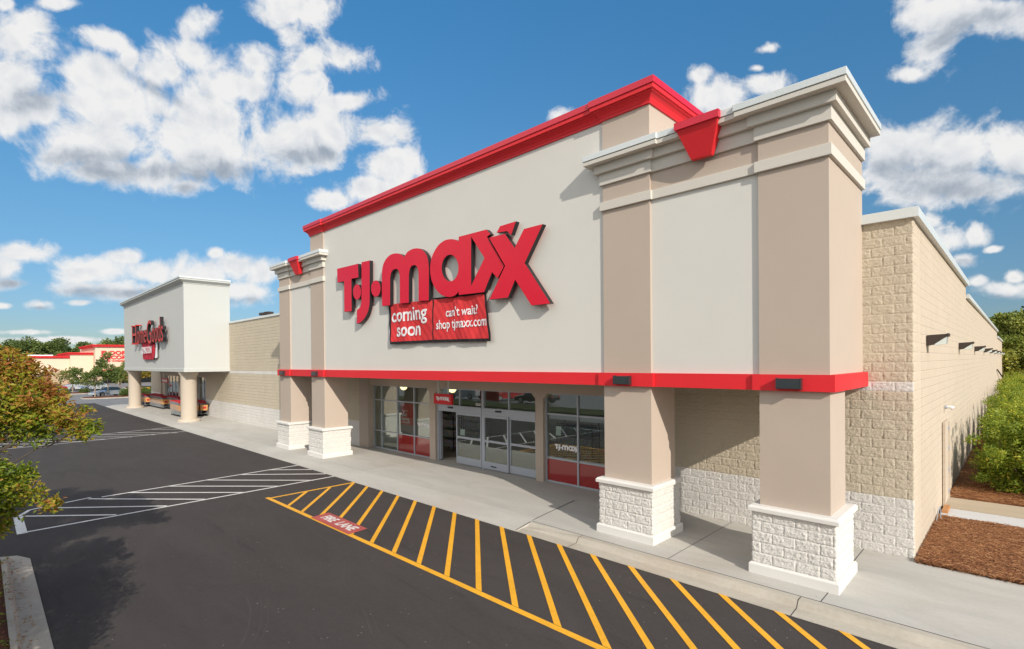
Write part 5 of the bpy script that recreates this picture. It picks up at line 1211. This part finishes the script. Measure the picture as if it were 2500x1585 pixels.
# trees past the end of the side wall
tree_parts('broadleaf_tree', 'yellow green leafy tree just past the far end of the side wall', -1.0, 90, -.5, 10.3, 3.2, m_maple, 121, 15000, .36, .25, .2, ncl=44)
tree_parts('broadleaf_tree', 'tall dark tree behind the yellow green one at the right edge', 2.6, 94, -.5, 12.0, 4.2, m_magn, 122, 20000, .38, .3, .12, ncl=52)
tree_parts('broadleaf_tree', 'dark low tree filling the gap under the yellow green crown', -1.6, 96, -.5, 7.5, 3.6, m_magn, 123, 12000, .38, .25, .05, ncl=40)
tree_parts('broadleaf_tree', 'dark tree outside the right edge behind the hedge', 8.5, 90, -.5, 11.0, 4.5, m_magn, 124, 12000, .42, .3, .15, ncl=40)
tree_parts('broadleaf_tree', 'small dark treetop rising behind the roof line of the side wall', -6.5, 98, -.5, 9.6, 3.4, m_magn, 125, 9000, .38, .25, .15, ncl=34)

# hedges and islands in the far car park
def island(name_m, poly, z=-.2):
    b = MB(); b.prism(poly, -.6, z); tag(b.build('island_kerb', m_kerb), kind='structure')
    cx = sum(p[0] for p in poly) / len(poly); cy = sum(p[1] for p in poly) / len(poly)
    b = MB(); b.prism([(cx + (x - cx) * .86, cy + (y - cy) * .95) for x, y in poly], z - .2, z + .06); tag(b.build('planting_bed', m_straw2), kind='structure')
island('a', [(-91.6, 10.2), (-90.6, 9.4), (-88.6, 9.5), (-87.6, 10.2), (-87.2, 20), (-92, 20)])
island('b', [(-109, 6), (-104.5, 6), (-104.5, 11.5), (-105.3, 12.6), (-108.4, 12.6), (-109, 11.5)])
island('c', [(-127, 19.6), (-120, 19.0), (-118.5, 20), (-118.2, 34), (-127, 34)])
b = MB(); b.box(-118.15, -117.95, 20, 34, -.45, -.12); b.box(-118.2, -117.9, 16.5, 20, -.3, -.27); o = b.build('yellow_kerb', m_yel); tag(o, kind='structure')
def shrub(x, y, rad, h, lab, n=2500, seed=0, grp=None):
    q = np.random.default_rng(seed + 200); t = thing('shrub', lab, 'bush', (x, y, -.3), group=grp); cl = []
    for k in range(16):
        a = q.random() * 6.283; s = q.random() ** .5; cl.append((x + rad * .7 * s * math.cos(a), y + rad * .7 * s * math.sin(a), -.3 + h * q.uniform(.25, .72), rad * .36))
    tot = sum(c[3] ** 2 for c in cl); V, F, tn = cluster_leaves(cl, n / tot, .16, seed + 7, shell=.6, flat=.8, aspect=1.5, tintf=lambda a, b_, c: .12)
    mesh_np('foliage', V, F, m_young, t, False, tint=tn); b = MB()
    for a in (0, 2, 4): b.tube([(x, y, -.35), (x + .3 * math.cos(a), y + .3 * math.sin(a), h * .5)], .03, 5)
    b.build('stems', m_bark, t)
shrub(-90.4, 14.6, 1.25, 1.35, 'rounded dark shrub left of the far round column behind the convertible', seed=1)
shrub(-90.2, 16.6, 1.25, 1.4, 'rounded dark shrub just right of the far round column', seed=2)
shrub(-90.2, 18.8, 1.3, 1.4, 'rounded dark shrub beside the block wall corner of the home store', seed=3)
shrub(-106.4, 11.6, .8, .8, 'tiny shrub in the mulch in front of the silver hatchback', 900, seed=4)
shrub(-106.4, 9.2, .9, .9, 'tiny shrub in the mulch left of the parked cars', 900, seed=5)

# ================================================================== CARS
def paint(name, c, metal=.3): return mat(name, c, .25, .6, None, None, metal, .6)
m_tyre = mat('tyre_rubber', (.018, .018, .02), .8); m_rim = mat('alloy_rim', (.5, .5, .52), .3, .5, None, None, .8); m_lamp = mat('headlamp_lens', (.75, .78, .8), .1, .7); m_tail = mat('tail_lamp', (.45, .01, .01), .2, .6)
m_softtop = mat('black_soft_top', (.03, .028, .028), .8)
def car(kind, pm, label, x, y, heading, z=-.3, group='cars in the far car park'):
    """heading: direction of the nose, radians from +x"""
    t = thing('parked_car', label, 'car', (0, 0, 0), group=group)
    if kind == 'hatch': L, Wd, prof, cab = 4.4, 1.75, [(-2.15, .35), (-2.2, .62), (-2.1, .95), (-1.5, .99), (.95, .97), (1.75, .84), (2.15, .66), (2.2, .38)], [(-1.95, .97), (-1.25, 1.42), (.05, 1.45), (1.05, .96)]
    elif kind == 'conv': L, Wd, prof, cab = 4.5, 1.78, [(-2.25, .32), (-2.28, .62), (-2.1, .84), (-1.2, .86), (.75, .84), (1.8, .72), (2.2, .56), (2.26, .32)], [(-1.35, .85), (-.85, 1.24), (.0, 1.28), (.75, .84)]
    elif kind == 'suv': L, Wd, prof, cab = 4.6, 1.85, [(-2.25, .42), (-2.3, .8), (-2.25, 1.12), (-1.5, 1.14), (1.0, 1.12), (1.95, 1.0), (2.28, .8), (2.3, .45)], [(-2.2, 1.12), (-1.95, 1.66), (.3, 1.70), (1.15, 1.12)]
    else: L, Wd, prof, cab = 4.6, 1.8, [(-2.25, .35), (-2.3, .62), (-2.2, .92), (-1.4, .97), (1.0, .94), (1.9, .80), (2.25, .62), (2.28, .36)], [(-1.55, .95), (-.95, 1.38), (.15, 1.42), (1.05, .94)]
    hw = Wd / 2; b = MB(); n = len(prof)
    lay = [(-hw * .90, .93), (-hw, 1.0), (hw, 1.0), (hw * .90, .93)]
    secs = []
    for (yy, s_) in lay: secs.append([(px * (.985 if s_ < 1 else 1), yy, (pz if pz < .6 else .6 + (pz - .6) * (1.06 if s_ < 1 else .86))) for px, pz in prof])
    secs = [[(px, -hw * .8, pz + .01) for px, pz in prof]] + [[(px * .99, -hw, .42 + (pz - .42) * .80) for px, pz in prof]] + [[(px * .99, hw, .42 + (pz - .42) * .80) for px, pz in prof]] + [[(px, hw * .8, pz + .01) for px, pz in prof]]
    # ring of sections across the width: side, shoulder, shoulder, side
    order = [[(px * .97, -hw * .97, max(pz - .25, .28)) for px, pz in prof], [(px * .99, -hw, .40 + (pz - .40) * .82) for px, pz in prof], [(px, -hw * .84, pz) for px, pz in prof], [(px * 1.01, 0, pz + .025) for px, pz in prof],
             [(px, hw * .84, pz) for px, pz in prof], [(px * .99, hw, .40 + (pz - .40) * .82) for px, pz in prof], [(px * .97, hw * .97, max(pz - .25, .28)) for px, pz in prof]]
    vs = [v for s_ in order for v in s_]; fs = []
    for i in range(len(order) - 1):
        for j in range(n - 1): fs.append((i * n + j, i * n + j + 1, (i + 1) * n + j + 1, (i + 1) * n + j))
    fs.append(tuple(range(n))); fs.append(tuple(reversed(range((len(order) - 1) * n, len(order) * n))))
    fs.append(tuple([i * n for i in range(len(order))] + [i * n + n - 1 for i in reversed(range(len(order)))]))
    b.add(vs, fs, 0, True)
    # roof
    cy0, cy1 = hw * .84, hw * .66
    rf = MB(); p = cab
    rf.add([(p[1][0], -cy1, p[1][1]), (p[2][0], -cy1, p[2][1]), (p[2][0], cy1, p[2][1]), (p[1][0], cy1, p[1][1]), (p[1][0] + .05, -cy1 * .9, p[1][1] + .04), (p[2][0] - .05, -cy1 * .9, p[2][1] + .04), (p[2][0] - .05, cy1 * .9, p[2][1] + .04), (p[1][0] + .05, cy1 * .9, p[1][1] + .04)],
           [(4, 5, 6, 7), (0, 1, 5, 4), (1, 2, 6, 5), (2, 3, 7, 6), (3, 0, 4, 7)], 0)
    for s_ in (-1, 1):
        for (a, c) in ((p[0], p[1]), (p[3], p[2])): rf.tube([(a[0], s_ * cy0 * .99, a[1] - .02), (c[0], s_ * cy1, c[1] + .01)], .035, 5)
        rf.tube([(-.35, s_ * cy0, p[0][1]), (-.4, s_ * cy1, p[1][1] + .02)], .03, 5)
    body = b.build('body', pm, t); roof = rf.build('roof', m_softtop if kind == 'conv' else pm, t)
    g_ = MB(); g_.add([(p[0][0], -cy0, p[0][1]), (p[3][0], -cy0, p[3][1]), (p[2][0], -cy1, p[2][1]), (p[1][0], -cy1, p[1][1]), (p[0][0], cy0, p[0][1]), (p[3][0], cy0, p[3][1]), (p[2][0], cy1, p[2][1]), (p[1][0], cy1, p[1][1])],
                      [(0, 1, 2, 3), (7, 6, 5, 4), (1, 5, 6, 2), (0, 3, 7, 4)]); g_.build('windows', m_carglass, t)
    for xw in (-L * .295, L * .305):
        for s_ in (-1, 1):
            b = MB(); b.lathe([(.20, -.1), (.31, -.11), (.33, -.06), (.33, .06), (.31, .11), (.20, .1)], (xw, s_ * (hw - .08), .33), 20, axis='y'); wh = b.build('wheel', m_tyre, t)
            b = MB(); b.lathe([(.205, -.115), (.18, -.118), (.05, -.10), (.05, .10), (.18, .118), (.205, .115)], (xw, s_ * (hw - .08), .33), 16, axis='y'); b.build('rim', m_rim, wh)
    for s_ in (-1, 1):
        b = MB(); b.box(L * .455, L * .485, s_ * hw * .68 - .16, s_ * hw * .68 + .16, prof[-2][1] - .09, prof[-2][1] + .03); b.build('headlight', m_lamp, t)
        b = MB(); b.box(-L * .497, -L * .47, s_ * hw * .74 - .14, s_ * hw * .74 + .14, prof[1][1] + .02, prof[1][1] + .2); b.build('tail_light', m_tail, t)
    t.location = (x, y, z); t.rotation_euler = (0, 0, heading); return t
p_sil = paint('silver_paint', (.50, .53, .56), .5); p_red = paint('red_paint', (.45, .02, .02)); p_pale = paint('pale_silver_paint', (.62, .64, .65), .4); p_blk = paint('black_paint', (.02, .02, .022)); p_drk = paint('dark_red_paint', (.25, .01, .012))
car('conv', p_sil, 'silver convertible with black soft top behind the mulched island', -94.0, 13.0, R_(-68))
car('hatch', p_pale, 'silver compact car in front of the far cream store entrance', -117.5, 13.9, R_(-70), group='cars in the far car park')
car('suv', p_pale, 'pale silver car mostly hidden behind the silver compact', -121, 12.6, R_(-78))
car('sedan', p_red, 'red car whose nose shows left of the silver cars', -123.5, 12.0, R_(-85))
car('sedan', p_red, 'red car half hidden behind the foreground tree', -116, 8.0, R_(-85))
car('sedan', p_drk, 'darker red car further left behind the foreground tree', -117, 3.6, R_(-85))
# cars behind the camera that the entrance glass mirrors
car('suv', p_sil, 'silver car standing behind the viewpoint, mirrored in the left transom glass', -46.5, -12.5, R_(175), z=-.14, group='cars mirrored in the entrance glass')
car('sedan', p_red, 'red car standing behind the viewpoint, mirrored in the transom glass', -41, -13.5, R_(100), z=-.14, group='cars mirrored in the entrance glass')
car('sedan', p_blk, 'black car standing behind the viewpoint, mirrored in the right transom glass', -35.5, -12.5, R_(172), z=-.14, group='cars mirrored in the entrance glass')
b = MB(); b.box(-75, 30, -9.8, -6.2, -.3, -.06); tag(b.build('grass_strip', m_grass), kind='structure')

# dry leaves lying along the island gutter and under the trees
q = np.random.default_rng(9); n = 700
cx_ = q.uniform(-16, -7.5, n); cy_ = np.where(q.random(n) < .6, q.uniform(.3, .6, n), q.uniform(-.5, .25, n)); cz_ = np.where(cy_ > .39, -.105, np.where(cy_ > .27, .006, .0))
V, F = leaves(np.stack([cx_, cy_, cz_], -1), np.tile(np.array([[0., 0., -.2]]), (n, 1)), .05, 2.0, seed=12); V[:, 2] = np.clip(V[:, 2], -.104, .03) * .5 + np.repeat(cz_, 4) * .5 + .006
tag(mesh_np('leaf_litter', V, F, m_myrtle, None, False, tint=np.clip(q.normal(.85, .15, 2 * n), 0, 1)), 'dry brown leaves scattered along the island gutter at the lower left', 'leaf litter', kind='stuff')
